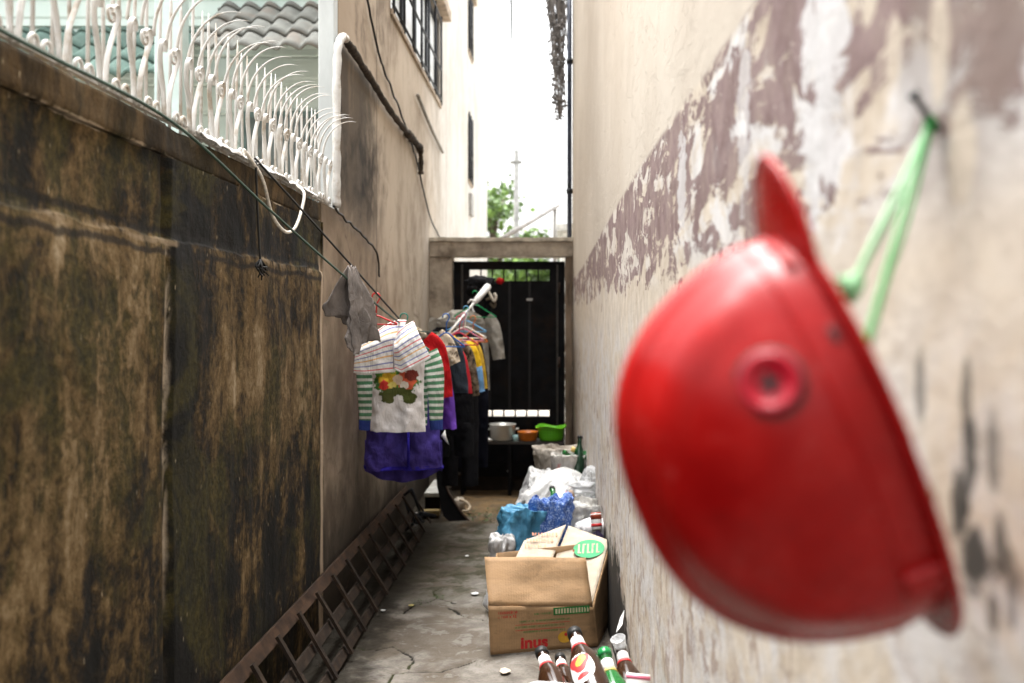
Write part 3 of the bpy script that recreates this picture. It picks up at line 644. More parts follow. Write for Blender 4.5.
# green striped long sleeves
GG=(.012,.17,.055); d2=4.78
t=thing('green_striped_shirt','long-sleeved shirt with green and white stripes and blue cuffs behind the pale t-shirt','shirt',(P(400,340,d2).x,d2,P(400,340,d2).z),GC)
gm=fabric('green_stripe_jersey',(.7,.7,.66),[(0,(.68,.68,.63)),(.45,GG)],.030,1); bcuff=fabric('blue_cuff',(.03,.05,.22))
mb=MB(); cloth(mb,px_rows([(400,340,12,.015),(400,352,26,.03),(400,375,28,.035),(400,425,27,.035)],d2),d2,.01,4,freq=40); mb.build('body',gm,t)
for s,(xa,xb,xc) in ((-1,(372,366,366)),(1,(428,434,436))):
    mb=MB(); cloth(mb,px_rows([(xa,352,10,.02),(xb,368,9.5,.028),(xc,395,8,.028),(xc,421,6.5,.025)],d2-.04),d2-.04,.007,14+s,30,24); sl_=mb.build('sleeve',gm,t)
    mb=MB(); cloth(mb,px_rows([(xc,420,7,.027),(xc+.5*s,430,6.5,.025)],d2-.04),d2-.04,.004,14+s,30,6); mb.build('cuff',bcuff,sl_)
hanger(P(404,335,4.74).x,P(404,335,4.74).z,4.74,.12,plastic('teal_hanger',(.02,.2,.15)),'dark green hanger holding the green striped shirt')
# purple skirt
d3=4.95
pm=fabric('purple_blue_cloth',(.058,.040,.225),var=.25); pm2=fabric('deep_blue_hem',(.03,.02,.30))
t=thing('purple_skirt','purple-blue wrap skirt with a stitched hem hanging lowest at the front','skirt',(P(404,400,d3).x,d3,P(404,400,d3).z),GC)
mb=MB(); cloth(mb,px_rows([(404,352,16,.02),(404,385,33,.035),(403,415,36,.045),(403,450,38,.055),(403.5,468,39.5,.06)],d3),d3,.026,21,freq=34,n=64); b=mb.build('front_panel',pm,t)
mb=MB(); cloth(mb,px_rows([(403.5,465,39.7,.062),(403.5,468.5,40,.062)],d3),d3,.026,21,freq=34,n=64,steps=4); mb.build('hem',pm2,b)
mb=MB(); mb.slab([P(407,432,d3-.07),P(409,432,d3-.075),P(409.5,467,d3-.085),P(407,467,d3-.08)],.004); mb.build('slit_edge',pm2,b)
mb=MB()
def bk(u,v):
    x=365+77*u; yb=471+11*math.sin(math.pi*min(1,u*1.05))**.8; y=440+(yb-440)*v; q=P(x,y,d3+.06); q.y+=.02*math.sin(u*22)*v; return q
mb.grid(bk,40,10); mb.build('back_panel',pm,t,solid=.004)
tag(MB().slab([P(441,436,5.05),P(445,430,5.05),P(446,436,5.05),P(449,445,5.05)],.006).build('cloth_tab',fabric('white_tab',(.75,.75,.72))),'small white cloth tab beside the purple skirt','cloth')
# the rest of the row
C=dict(red=fabric('red_jersey',(.40,.010,.012)),purple=fabric('violet_jersey',(.15,.06,.42)),navy=fabric('navy_knit',(.02,.025,.06)),slate=fabric('slate_denim',(.035,.045,.06)),
 redb=fabric('red_and_white',(.5,.03,.04),[(0,(.6,.58,.55)),(.22,(.45,.02,.03))],.6,1),
 camo=fabric('brown_camouflage',(.12,.09,.06),camo=[(0,(.03,.028,.02)),(.42,(.13,.10,.065)),(.52,(.20,.16,.11)),(.62,(.055,.045,.03))]),
 cream=fabric('cream_camouflage',(.45,.38,.28),camo=[(0,(.16,.12,.08)),(.40,(.48,.40,.30)),(.60,(.30,.23,.15))]),
 blue=fabric('sky_blue_jersey',(.07,.28,.60)),yellow=fabric('yellow_jersey',(.68,.42,.02)),must=fabric('mustard_jersey',(.52,.33,.04)),black=fabric('black_jersey',(.005,.005,.006),var=.4),
 char=fabric('charcoal_jersey',(.010,.010,.012),var=.4),grey=fabric('washed_grey_jersey',(.36,.34,.30),var=.3),
 yb=fabric('yellow_blue_jersey',(.68,.42,.02),[(0,(.68,.42,.02)),(.16,(.08,.30,.62)),(.75,(.68,.42,.02))],1.0,1))
def X(px,d): return (px-552)*d/F
def Z(py,d): return EYE-(py-321)*d/F
shirt('plain red short-sleeved shirt hanging just behind the green stripes',X(451,5.2),Z(329,5.2),5.2,.135,.42,C['red'],sl=.26,sw=.075,seed=31)
shirt('violet shirt whose sleeve and hem show below the red one',X(457,5.35),Z(352,5.35),5.35,.17,.50,C['purple'],sl=.31,seed=33)
shirt('navy knit shirt squeezed between the violet and the cream garments',X(454,5.5),Z(334,5.5),5.5,.15,.40,C['navy'],sl=.27,seed=36)
shirt('cream and brown patterned jacket with pale shoulders, mid-row',X(458,5.66),Z(327,5.66),5.66,.165,.45,C['cream'],C['cream'],.12,.085,41,'jacket',name='hanging_jacket')
shirt('dark slate long-sleeved shirt hanging lowest in mid-row',X(470,5.85),Z(333,5.85),5.85,.17,.46,C['slate'],sl=.33,seed=44)
shirt('red shirt with a white top hanging before the brown camouflage',X(473,6.02),Z(340,6.02),6.02,.16,.36,C['redb'],sl=.26,seed=47)
shirt('brown camouflage shirt hanging before the yellow and blue one',X(480,6.18),Z(336,6.18),6.18,.17,.42,C['camo'],sl=.27,seed=51)
shirt('football shirt with yellow shoulders and sky blue sleeves',X(485,6.36),Z(336,6.36),6.36,.17,.36,C['yb'],sl=.26,seed=53)
shirt('mustard yellow shirt hanging behind the yellow and blue one',X(488,6.52),Z(334,6.52),6.52,.17,.36,C['must'],sl=.26,seed=57)
shirt('black shirt hanging behind the mustard one',X(486,6.75),Z(330,6.75),6.75,.17,.46,C['black'],sl=.22,seed=61)
shirt('charcoal long shirt hanging right before the grey t-shirt',X(487,6.95),Z(327,6.95),6.95,.17,.50,C['char'],sl=.24,seed=63)
shirt('washed grey t-shirt on the green hanger at the far end',X(505,7.3),Z(310,7.3),7.3,.20,.59,C['grey'],sl=.26,seed=66)
def trousers(label,xc,zt,d,hw,L,mat,seed):
    t=thing('hanging_trousers',label,'trousers',(xc,d,zt),'trousers hanging low behind the shirts')
    mb=MB(); cloth(mb,[(xc,zt,hw,.035),(xc,zt-.05,hw*1.03,.04),(xc,zt-.24,hw*1.1,.05)],d,.01,seed); mb.build('seat',mat,t)
    for s in (-1,1):
        mb=MB(); cloth(mb,[(xc+s*hw*.52,zt-.2,hw*.56,.045),(xc+s*hw*.56,zt-L*.6,hw*.5,.045),(xc+s*hw*.58,zt-L,hw*.46,.04)],d,.012,seed+s,32,26); mb.build('leg',mat,t)
trousers('black trousers hanging low, foremost under the shirts',X(452,5.75),.98,5.75,.12,.36,C['black'],71)
trousers('charcoal trousers hanging in the middle of the dark ones',X(460,6.3),.98,6.3,.11,.62,C['char'],74)
trousers('navy trousers hanging next to the gate under the shirts',X(470,6.9),1.05,6.9,.12,.66,fabric('navy_denim',(.006,.007,.014)),77)
hanger(X(446,5.3),Z(333,5.3),5.3,.10,plastic('blue_hanger',(.03,.12,.38)),'dark blue hanger between the red and navy shirts')
hanger(X(463,6.3),Z(329,6.3),6.3,.13,plastic('pink_hanger',(.62,.22,.30)),'pink hanger holding the yellow and blue shirt')
hanger(X(459,6.05),Z(333,6.05),6.05,.12,plastic('crimson_hanger',(.5,.02,.06)),'crimson hanger over the brown camouflage')
hanger(X(465,6.55),Z(327,6.55),6.55,.14,plastic('white_hanger',(.75,.74,.72)),'white hanger holding the mustard shirt')
hanger(X(466,6.8),Z(321,6.8),6.8,.14,plastic('light_blue_hanger',(.13,.38,.66)),'light blue hanger before the grey t-shirt')
hanger(X(475,7.22),Z(305,7.22),7.22,.155,plastic('green_hanger',(.01,.26,.09)),'bright green hanger holding the grey t-shirt',.085)
hanger(X(473,6.7),Z(331,6.7),6.7,.10,plastic('orange_hanger',(.62,.17,.04)),'orange hanger over the black shirt')
# pole, lines
rp=thing('clothes_pole','pale plastic clothes pole slanting up at the far end of the wash line','pole',P(469,310,7.0))
MB().tube([P(448,334,6.45),P(474,303,7.0)],.008,8).build('thin_end',plain('pale_pole',(.62,.60,.57),.5,dirt=(.4,.36,.3)),rp)
MB().tube([P(473,304,6.99),P(478,298.5,7.05),P(488,286.5,7.18)],[.014,.024,.026],12).build('thick_end',plain('pale_pole_wrap',(.58,.57,.55),.6,bump=.6,dirt=(.35,.33,.3)),rp)
MB().tube(spline([P(468,303,6.93),P(471,300,6.90),P(475,302,6.92),P(472,307,6.93),P(474,312,6.93)],5),.006,6).build('knot',M['plastic'],rp)
A=Vector((-1.012,2.66,1.93)); B=P(397,321,4.50)
line('wash_line',[Vector((-1.014,1.2,1.938)),Vector((-1.013,1.9,1.934)),A,A.lerp(B,.3)+Vector((0,0,-.006)),A.lerp(B,.6)+Vector((0,0,-.008)),B,P(420,331,5.4),P(449,333,6.45)],.0042,plain('green_line',(.035,.07,.05),.5,var=.2),'green plastic wash line running from the coping to the clothes','line')
A2=P(250,158,3.4); A2.x=-1.015
line('second_line',[A2,A2.lerp(B,.5)+Vector((0,0,.012)),B+Vector((.005,.02,.012))],.0042,M['cable'],'black wash line from the fence foot to the front hanger','line')
line('loop_cord',[Vector((-1.012,q.y,q.z)) for q in (P(240,150,3.27),)]+[P(262,178,3.42),P(272,214,3.55),P(284,231,3.65),P(294,229,3.72),P(301,212,3.8),P(304,193,3.86),Vector((-1.02,3.95,1.94))],.006,plain('white_cord',(.66,.62,.55),.8,scale=60,bump=.6),'white twisted cord looping below the fence foot','cord',n=7)
line('frayed_rope',[(-1.0,3.36,1.94),(-.998,3.37,1.80),(-.995,3.38,1.68),(-.99,3.38,1.605)],.004,M['cable'],'short black cord with a frayed end hanging on the stained wall','cord')
mb=MB(); r3=random.Random(5)
for k in range(16): mb.tube(spline([(-.99,3.38,1.61),(-.99+r3.uniform(-.01,.012),3.38+r3.uniform(-.03,.03),1.585),(-.99+r3.uniform(-.01,.02),3.38+r3.uniform(-.045,.045),1.56+r3.uniform(-.02,.025))],3),.0028,4)
o=bpy.data.objects['frayed_rope']; mb.build('frayed_end',M['cable'],o)
# grey cloth thrown over the line
dm=fabric('faded_grey_cloth',(.155,.138,.128),var=.35)
gc=P(352,267,3.92)
def drape(u,v):
    s=-.20+.52*v; a=abs(s); uu=(u-.5)
    w=.035+.115*min(1,a*3.0); side=-1 if s<0 else 1
    fold=.022*math.sin(uu*17+7*s)*min(1,a*6)+.045*fbm(uu*3+5,s*6,1)*min(1,a*5)
    x=side*(.012*min(1,a*12)+.17*a*(1.0 if s<0 else .58))+uu*w*.6+fold*.8
    y=uu*w*1.1+fold*.9; z=-a*.93+.018*fbm(uu*5,s*4,8)+(.05*uu*(1 if s>0 else -1))*min(1,a*4)-.05*abs(uu)*min(1,a*8)
    return gc+Vector((x,y,z))
mb=MB(); mb.grid(drape,44,60); tag(mb.build('draped_cloth',dm,solid=.004),'faded grey cloth thrown over the wash line before the red hanger','cloth')
# umbrella, cap by the pole's end
um=thing('folded_umbrella','folded black umbrella with a pale curved handle hanging from the pole end','umbrella',P(489,300,7.3))
mb=MB(); cloth(mb,[(X(487,7.3),Z(285,7.3),.012,.012),(X(486,7.3),Z(296,7.3),.035,.03),(X(485,7.3),Z(330,7.3),.05,.035),(X(484,7.3),Z(372,7.3),.022,.02)],7.33,.012,81,36,30,90); mb.build('canopy',C['black'],um)
MB().tube(spline([P(484,292,7.27),P(487,290,7.26),P(491,296,7.26),P(494,301,7.26),P(496,297,7.26),P(494,293,7.26)],6),.010,8).build('handle',plain('pale_handle',(.52,.47,.40),.4),um)
bc=MB(); bc.ball(P(480,283,7.35),.085,20,12,(1.25,.8,.62),.35,4); bc.ball(P(474,290,7.32),.06,16,10,(1.0,.8,.8),.4,9)
tag(bc.build('cloth_hat',C['black']),'black cloth hat pushed onto the upper end of the clothes pole','hat')
line('brown_hook',[P(490,303,7.28),P(494,307,7.28),P(495,303,7.28),P(491,298.5,7.28),P(486,300,7.28)],.010,plain('brown_handle',(.10,.075,.05),.4),'brown curved hook hanging under the umbrella handle','hook')
tag(MB().ball(P(500,281,8.30),.03,10,8,(1.1,.5,.9),.4,2).build('red_rag',C['red']),'small red rag tied to the gate bars','rag')

# ------------------------------------------------------------------ steel ladder frame leaning on the left wall
la=thing('steel_frame','long rusty ladder-like steel frame leaning on its side against the stained wall','steel frame',(-.9,4.3,0))
def lz(y): return .295-.009*(y-3)
def lat(t,y): return Vector((-.995+.155*t,y,.02+(lz(y)-.02)*(1-t)))
def plank(t0,t1,th,ya,yb,name,mat):
    mb=MB(); a,b,c,d=lat(t0,ya),lat(t0,yb),lat(t1,yb),lat(t1,ya); mb.slab([a,b,c,d],th); bevel(mb.build(name,mat,la,False),.003)
plank(-.04,.14,.022,1.7,6.85,'rail',plain('rusty_rail',(.042,.023,.013),.8,0,var=.55,scale=14,dirt=(.025,.016,.013),Specular_IOR_Level=.25))
plank(.46,.60,.018,1.7,6.6,'rail',M['rust']); plank(.87,1.0,.020,1.7,6.6,'rail',M['rust'])
for k in range(18):
    y=1.75+.295*k
    MB().slab([lat(.05,y-.014)+Vector((.022,0,.012)),lat(.05,y+.014)+Vector((.022,0,.012)),lat(1.0,y+.014)+Vector((.022,0,.012)),lat(1.0,y-.014)+Vector((.022,0,.012))],.012).build('rung',M['rust'],la,False)
# tube chair frame beyond its end
tc=thing('chair_frame','bent black tube chair frame lying past the end of the steel frame','chair frame',P(420,515,6.6))
mb=MB(); 
for a,b in (((412,489),(420,512)),((405,500),(413,524)),((412,489),(403,496)),((420,512),(436,516)),((409,514),(436,516)),((420,512),(421,521)),((413,524),(406,530)),((424,522),(408,512))):
    mb.tube([P(*a,6.55),P(*b,6.6)],.010,7)
mb.tube([P(418+3*math.cos(q),520+3*math.sin(q),6.55) for q in [k*.7 for k in range(10)]],.012,7)
mb.build('tubing',M['darkiron'],tc)
tag(MB().slab([P(411,515,6.62),P(417,512,6.62),P(418,524,6.55),P(412,528,6.55)],.004).build('white_sheet',M['plastic']),'scrap of white plastic caught in the chair frame','plastic')
wb=thing('work_bench','low black trestle with a pale board on top against the house wall','bench',P(432,505,7.3))
def slabz(px0,px1,d0,d1,z0,z1): 
    return MB().box(X(px0,d0),X(px1,d0),d0,d1,z0,z1)
bevel(slabz(424,441,7.15,7.75,.135,.165).build('board',plain('pale_board',(.5,.5,.47),.7,dirt=(.25,.23,.2)),wb,False),.004)
slabz(425,440,7.2,7.7,.02,.13).build('box_frame',M['blackmetal'],wb,False)
slabz(420,439,7.05,7.13,.02,.055).build('batten',plain('yellow_batten',(.30,.22,.09),.8),wb,False)
cb=thing('curved_board','tall curved black board with a sweeping edge leaning by the work bench','board',P(455,518,6.95))
out=[(436,470),(443,470),(444,480),(449,493),(455,503),(462,513),(470,522.5),(462,524),(450,522),(443,516),(440,500),(437,486)]
f_=[P(x,y,6.95-.12*(523-y)/52*-1) for x,y in out]; mb=MB(); nrm=Vector((0,.03,0)); n_=len(f_)
mb.add(f_+[p+nrm for p in f_],[tuple(range(n_)),tuple(range(2*n_-1,n_-1,-1))]+[(i,n_+i,n_+(i+1)%n_,(i+1)%n_) for i in range(n_)])
mb.build('panel',M['blackmetal'],cb,False)
e_=[p+Vector((0,-.002,0)) for p in f_[1:7]]; MB().tube(e_,.008,6).build('edge_strip',plain('brown_edge',(.09,.06,.045),.6),cb)
mb=MB()
mb.ball(P(458,505,7.4),.055,16,10,(1,.8,.9),.7,3); mb.ball(P(455,511,7.3),.04,14,9,(1,.9,.7),.7,8)
tag(mb.build('crumpled_bag',plain('dirty_white',(.48,.43,.36),.7,dirt=(.25,.2,.15))),'crumpled dirty white bag on the ground past the curved board','bag')
line('hose_end',[P(460,500,7.35),P(466,502,7.3),P(470,507,7.25),P(467,511,7.15),P(463,511,7.15)],.011,plain('beige_hose',(.42,.34,.24),.6),'short loop of beige hose lying by the crumpled bag','hose')

# ------------------------------------------------------------------ shelf with pots before the gate
sh=thing('low_shelf','low dark shelf standing before the gate and carrying pots','shelf',(-.3,8.15,0))
zs_=Z(440,8.1)
MB().box(-.74,.09,7.98,8.22,zs_-.02,zs_).build('board',plain('dark_shelf_board',(.05,.045,.04),.5),sh,False)
for x in (-.72,-.34,.06):
    for y in (8.0,8.2): MB().box(x-.014,x+.014,y-.014,y+.014,.0,zs_-.022).build('leg',M['blackmetal'],sh,False)
MB().box(-.74,.09,8.19,8.21,.12,.24).build('back_rail',M['blackmetal'],sh,False)
po=thing('cooking_pot','dented aluminium cooking pot on the low shelf','pot',(X(502.5,8.08),8.08,zs_))
n=NT('aluminium'); f=n.noise(n.sc(n.co(),(1,1,6)),20,4); M['alu']=n.fin(n.mix(f,(.50,.50,.47),(.66,.65,.62)),.35,Metallic=.35)
MB().lathe([(0,.002),(.088,.002),(.098,.012),(.102,.125),(.110,.129),(.110,.133),(.100,.132),(.096,.02),(0,.016)],32,Matrix.Translation(po.location)).build('bowl',M['alu'],po)
for s in (-1,1): MB().tube([po.location+Vector((s*.102,-.03,.09)),po.location+Vector((s*.128,-.02,.095)),po.location+Vector((s*.128,.02,.095)),po.location+Vector((s*.102,.03,.09))],.006,6).build('handle',M['alu'],po)
ob_=thing('orange_basin','orange plastic basin beside the pot on the shelf','basin',(X(528,8.06),8.06,zs_))
MB().lathe([(0,.002),(.066,.002),(.072,.008),(.082,.068),(.088,.070),(.088,.075),(.079,.073),(.068,.012),(0,.01)],32,Matrix.Translation(ob_.location)).build('bowl',plastic('orange_plastic',(.58,.17,.02)),ob_)
gb=thing('green_basket','bright green plastic basket with a wavy rim at the end of the shelf','basket',(X(551,8.05),8.05,zs_))
mb=MB(); 
def gbf(u,v):
    a=2*math.pi*u; prof_=[(.0,.003),(.085,.003),(.092,.02),(.10,.09),(.108,.105),(.108,.118),(.098,.112),(.09,.02),(0,.012)]; q=v*(len(prof_)-1); k=min(int(q),len(prof_)-2); t=q-k
    r=prof_[k][0]*(1-t)+prof_[k+1][0]*t; z=prof_[k][1]*(1-t)+prof_[k+1][1]*t
    if z>.08: z+=.010*math.sin(3*a+1)
    return gb.location+Vector((r*math.cos(a)*1.05,r*math.sin(a)*.8,z))
n=NT('green_basket_plastic'); u_=n.xyz(n.co('UV')); ln=n.ma('FRACT',n.ma('MULTIPLY',u_[0],28)); ln2=n.ma('FRACT',n.ma('MULTIPLY',u_[1],26)); h_=n.ma('MULTIPLY',n.st(ln,.55,.7),n.st(ln2,.4,.6))
mb.grid(gbf,56,26,True); mb.build('body',n.fin(n.mix(h_,(.10,.42,.012),(.05,.20,.008)),.4),gb)
MB().tube([gb.location+Vector((.113*math.cos(a)*1.05,.113*math.sin(a)*.8,.115+.010*math.sin(3*a+1))) for a in [k*math.pi/24 for k in range(49)]],.007,7).build('rim',plastic('light_green_rim',(.16,.52,.02)),gb)
tag(MB().lathe([(0,0),(.022,0),(.024,.02),(.024,.045),(.02,.05),(0,.05)],16,Matrix.Translation((X(515.5,8.03),8.03,zs_))).build('small_tub',plastic('pale_aqua',(.35,.55,.55))),'small pale blue tub between the pot and the orange basin','tub')
bt=thing('squeeze_bottle','small white bottle standing at the left end of the shelf','bottle',(X(484,8.05),8.05,zs_))
MB().lathe([(0,0),(.02,0),(.022,.005),(.022,.05),(.008,.065),(.008,.085),(0,.085)],16,Matrix.Translation(bt.location)).build('body',plastic('white_bottle',(.75,.74,.72)),bt)
tag(MB().tube([P(484,436,8.0),P(489,440,7.97),P(492,440,7.96)],[.016,.014,.006],8).build('white_rag',M['plastic']),'white rag hanging over the shelf edge under the pot','rag')
tag(MB().ball(P(508.5,470.5,8.2),.014,8,6,(1.6,1,.7),.4).build('paper_scrap',M['plastic']),'tiny white scrap on the step under the shelf','paper','paper scraps near the gate')

# ------------------------------------------------------------------ sacks and bags along the right wall
def bagmat(name,col,weave=False,prints=None,rough=.4,dirt=None,tr=0.0,speck=None,wr=18):
    n=NT(name); p=n.co(); uv=n.xyz(n.co('UV'))
    a=n.noise(p,7,5,.6,.6); w1=n.vor(n.sc(p,(1,1,.6)),wr,'DISTANCE_TO_EDGE'); w2=n.noise(p,wr*2.2,5,.7,1.2)
    c=n.mix(n.st(a,.35,.68),tuple(x*.82 for x in col),col)
    if speck: c=n.mix(n.st(n.noise(p,120,3,.7),speck[1],speck[1]+.06),c,speck[0])
    if dirt: c=n.mix(n.ma('MULTIPLY',n.st(n.noise(p,5,6,.65),.48,.68),.7),c,dirt)
    if prints:
        wob=n.noise(p,60,2)
        for (cx,cy,rx,ry,cc) in prints: c=n.mix(n.ma('MULTIPLY',n.blob(uv[0],uv[1],cx,cy,rx,ry,wob,1.2,.1),.75),c,cc)
    h=n.ma('ADD',n.ma('MULTIPLY',n.st(w1,0,.30),.22),n.ma('ADD',n.ma('MULTIPLY',w2,.55),n.ma('MULTIPLY',n.noise(n.sc(p,(1.6,1.6,.5)),22,5,.6,2.2),.9)))
    if weave:
        x,y,z=n.xyz(n.sc(p,(330,330,330))); h=n.ma('ADD',h,n.ma('MULTIPLY',n.ma('MULTIPLY',n.ma('SINE',x),n.ma('SINE',z)),.10))
    n.bump(h,.75,.012)
    return n.fin(c,rough,Transmission_Weight=tr)
def sack(name,label,cx,cy,prof,mat,sx=1,sy=1,seed=0,amp=.10,lean=(0,0),cat='sack',group='sacks and bags of rubbish along the right wall',n=84,m=64,pleat=0,parent=None,rim=0,ridge=.35,z0=0):
    mb=MB(); q=spline([Vector((r,z,0)) for r,z in prof],max(3,m//(len(prof)-1))); H=max(p.y for p in q)
    def fn(u,v):
        i=min(int(v*(len(q)-1)+.5),len(q)-1); r,z=q[i].x,q[i].y; a=2*math.pi*u; ca,sa=math.cos(a),math.sin(a)
        # soft box shape in plan
        k=1/((abs(ca)**3+abs(sa)**3)**(1/3))*.5+.5
        s3=Vector((ca*1.3+seed,sa*1.3,z*3.6)); f=fbm(*s3)
        rd=(1-abs(fbm(ca*2.6+seed*1.7,sa*2.6,z*4+seed,3))*2.6); rd2=1-abs(fbm(ca*6+seed+z*7,sa*6-z*7,z*14,4))*2.4
        g=min(1,max(.0,z/(.12*H+1e-6)))
        rd3=abs(fbm(a*.6+z*2.1+seed,z*5-a*1.3,seed))*2; rr=r*k*(1+amp*f*1.3+amp*ridge*rd*g+amp*.30*rd2*g-amp*.45*rd3*g+amp*.35*g*abs(math.sin(a*4.5+4*fbm(ca*2,sa*2,z*4+seed)+z*9))*min(1,z/H*1.5)+pleat*math.sin(a*9+2*f*3)*(z/H)**3)
        zz=z+rim*(fbm(ca*2.4+seed,sa*2.4,7)+.3*fbm(ca*7+seed,sa*7,7))*(i/(len(q)-1))**4+.02*H*f
        return (Vector((cx+lean[0]*z/H+rr*ca*sx,cy+lean[1]*z/H+rr*sa*sy,z0+max(.002,zz))),((a/(2*math.pi)),z))
    mb.grid(fn,n,m,True)
    return tag(mb.build(name,mat,parent),label,cat,group) if parent is None else mb.build(name,mat,parent)
RED=(.50,.10,.08)
sack('woven_sack','greyish tan sack, rearmost and tallest, with a folded open rim by the gate',X(556,6.98),7.0,[(.001,.0),(.13,.0),(.165,.06),(.16,.2),(.15,.34),(.152,.44),(.158,.50),(.15,.515),(.12,.46),(.05,.44),(.001,.44)],bagmat('tan_sack',(.46,.41,.345),True,rough=.6,dirt=(.42,.36,.29)),.98,.8,3,.20,(0,.0),rim=.05)
sack('woven_sack','whitish sack with faded red print and green bottles in its mouth',X(567.5,6.38),6.4,[(.001,.0),(.12,.0),(.142,.06),(.125,.2),(.105,.35),(.108,.45),(.118,.535),(.108,.545),(.09,.47),(.04,.45),(.001,.45)],bagmat('white_sack_red',(.60,.58,.55),True,[(.655,.45,.02,.045,RED),(.755,.36,.018,.05,RED),(.745,.27,.016,.035,RED),(.70,.43,.012,.03,RED),(.76,.20,.01,.02,RED)],.55,dirt=(.45,.40,.34)),1.0,.9,8,.16,(.012,0),rim=.07)
sack('plastic_bag','white plastic bag slumped before the red-printed sack',X(548,5.95),5.92,[(.001,.0),(.21,.0),(.25,.05),(.245,.18),(.21,.30),(.15,.40),(.09,.47),(.03,.50),(.001,.51)],bagmat('white_bag_a',(.62,.615,.60),rough=.35),.95,.85,14,.30,(.09,.12),'bag',ridge=.5)
sack('rubbish_bag','cream white bag full of rubbish with a wide open mouth',X(578,5.24),5.2,[(.001,.0),(.15,.0),(.185,.07),(.175,.22),(.165,.36),(.17,.44),(.165,.46),(.15,.42),(.09,.40),(.001,.40)],bagmat('cream_bag',(.60,.585,.55),rough=.4,dirt=(.48,.45,.4)),.85,.85,19,.16,(.0,0),'bag',rim=.06)
cl=NT('clear_plastic'); cl.bump(cl.noise(cl.co(),24,5,.7,1.2),.9,.02); M['clear']=cl.fin((.86,.88,.89),.12,Transmission_Weight=.55,Specular_IOR_Level=.8,Alpha=.80)
sack('clear_bag','puffed clear plastic bag standing against the wall',X(591,5.42),5.45,[(.001,.0),(.05,.0),(.062,.06),(.062,.13),(.05,.19),(.028,.225),(.001,.24)],M['clear'],.9,.8,23,.28,(.0,0),'bag',ridge=.6,z0=.37)
sack('turquoise_bag','bright turquoise plastic bag bulging behind the cardboard box',X(524,4.92),4.92,[(.001,.0),(.08,.0),(.10,.06),(.10,.2),(.10,.34),(.098,.43),(.094,.475),(.07,.46),(.001,.44)],bagmat('turquoise_plastic',(.085,.31,.50),rough=.3,wr=14),1.0,.85,31,.36,(.015,0),'bag',ridge=.45,rim=.06)
sack('blue_bag','blue and white speckled shopping bag behind the cardboard box',X(553,4.88),4.9,[(.001,.0),(.075,.0),(.098,.06),(.098,.2),(.09,.36),(.094,.49),(.088,.52),(.07,.47),(.001,.46)],bagmat('speckled_blue',(.045,.14,.50),rough=.45,speck=((.36,.48,.74),.52),prints=[(.625,.27,.03,.06,(.7,.7,.7)),(.66,.22,.03,.04,(.7,.7,.7))]),1.02,.8,37,.30,(.0,.02),'bag',rim=.10)
sack('white_sack','narrow white sack wedged left of the turquoise bag',X(496,4.78),4.80,[(.001,.0),(.035,.0),(.050,.05),(.036,.13),(.052,.20),(.036,.27),(.045,.32),(.036,.36),(.012,.34),(.001,.34)],bagmat('white_bag_b',(.64,.63,.62),rough=.5),.9,.9,43,.6,(.035,0),'bag',ridge=1.0,rim=.06)
sack('white_bag','white bag with purple print squeezed between the box and the wall',X(590,4.86),4.86,[(.001,.0),(.08,.0),(.10,.06),(.10,.2),(.097,.33),(.085,.40),(.045,.43),(.001,.44)],bagmat('white_purple_bag',(.66,.65,.66),rough=.4,prints=[(.80,.38,.02,.05,(.16,.08,.42)),(.83,.33,.018,.04,(.16,.08,.42)),(.77,.34,.015,.04,(.16,.08,.42)),(.80,.28,.02,.03,(.16,.08,.42))]),.95,.7,47,.22,(0.01,0),'bag')
can=thing('drink_can','red and white drink can lying in the purple-printed bag','can',P(597,524,4.78))
Mx=Matrix.Translation(P(597,530,4.78))@Euler((R(-14),R(-4),0)).to_matrix().to_4x4()
MB().lathe([(0,0),(.022,0),(.026,.006),(.026,.075),(.022,.082),(0,.080)],20,Mx).build('body',plastic('can_white',(.75,.73,.71)),can)
MB().lathe([(.0265,.015),(.0265,.03)],20,Mx).build('lower_band',plastic('can_red',(.45,.03,.03)),can)
MB().lathe([(.0265,.05),(.0265,.07),(.0235,.0825),(0,.083)],20,Mx).build('top_band',plastic('can_dark_red',(.33,.06,.03)),can)

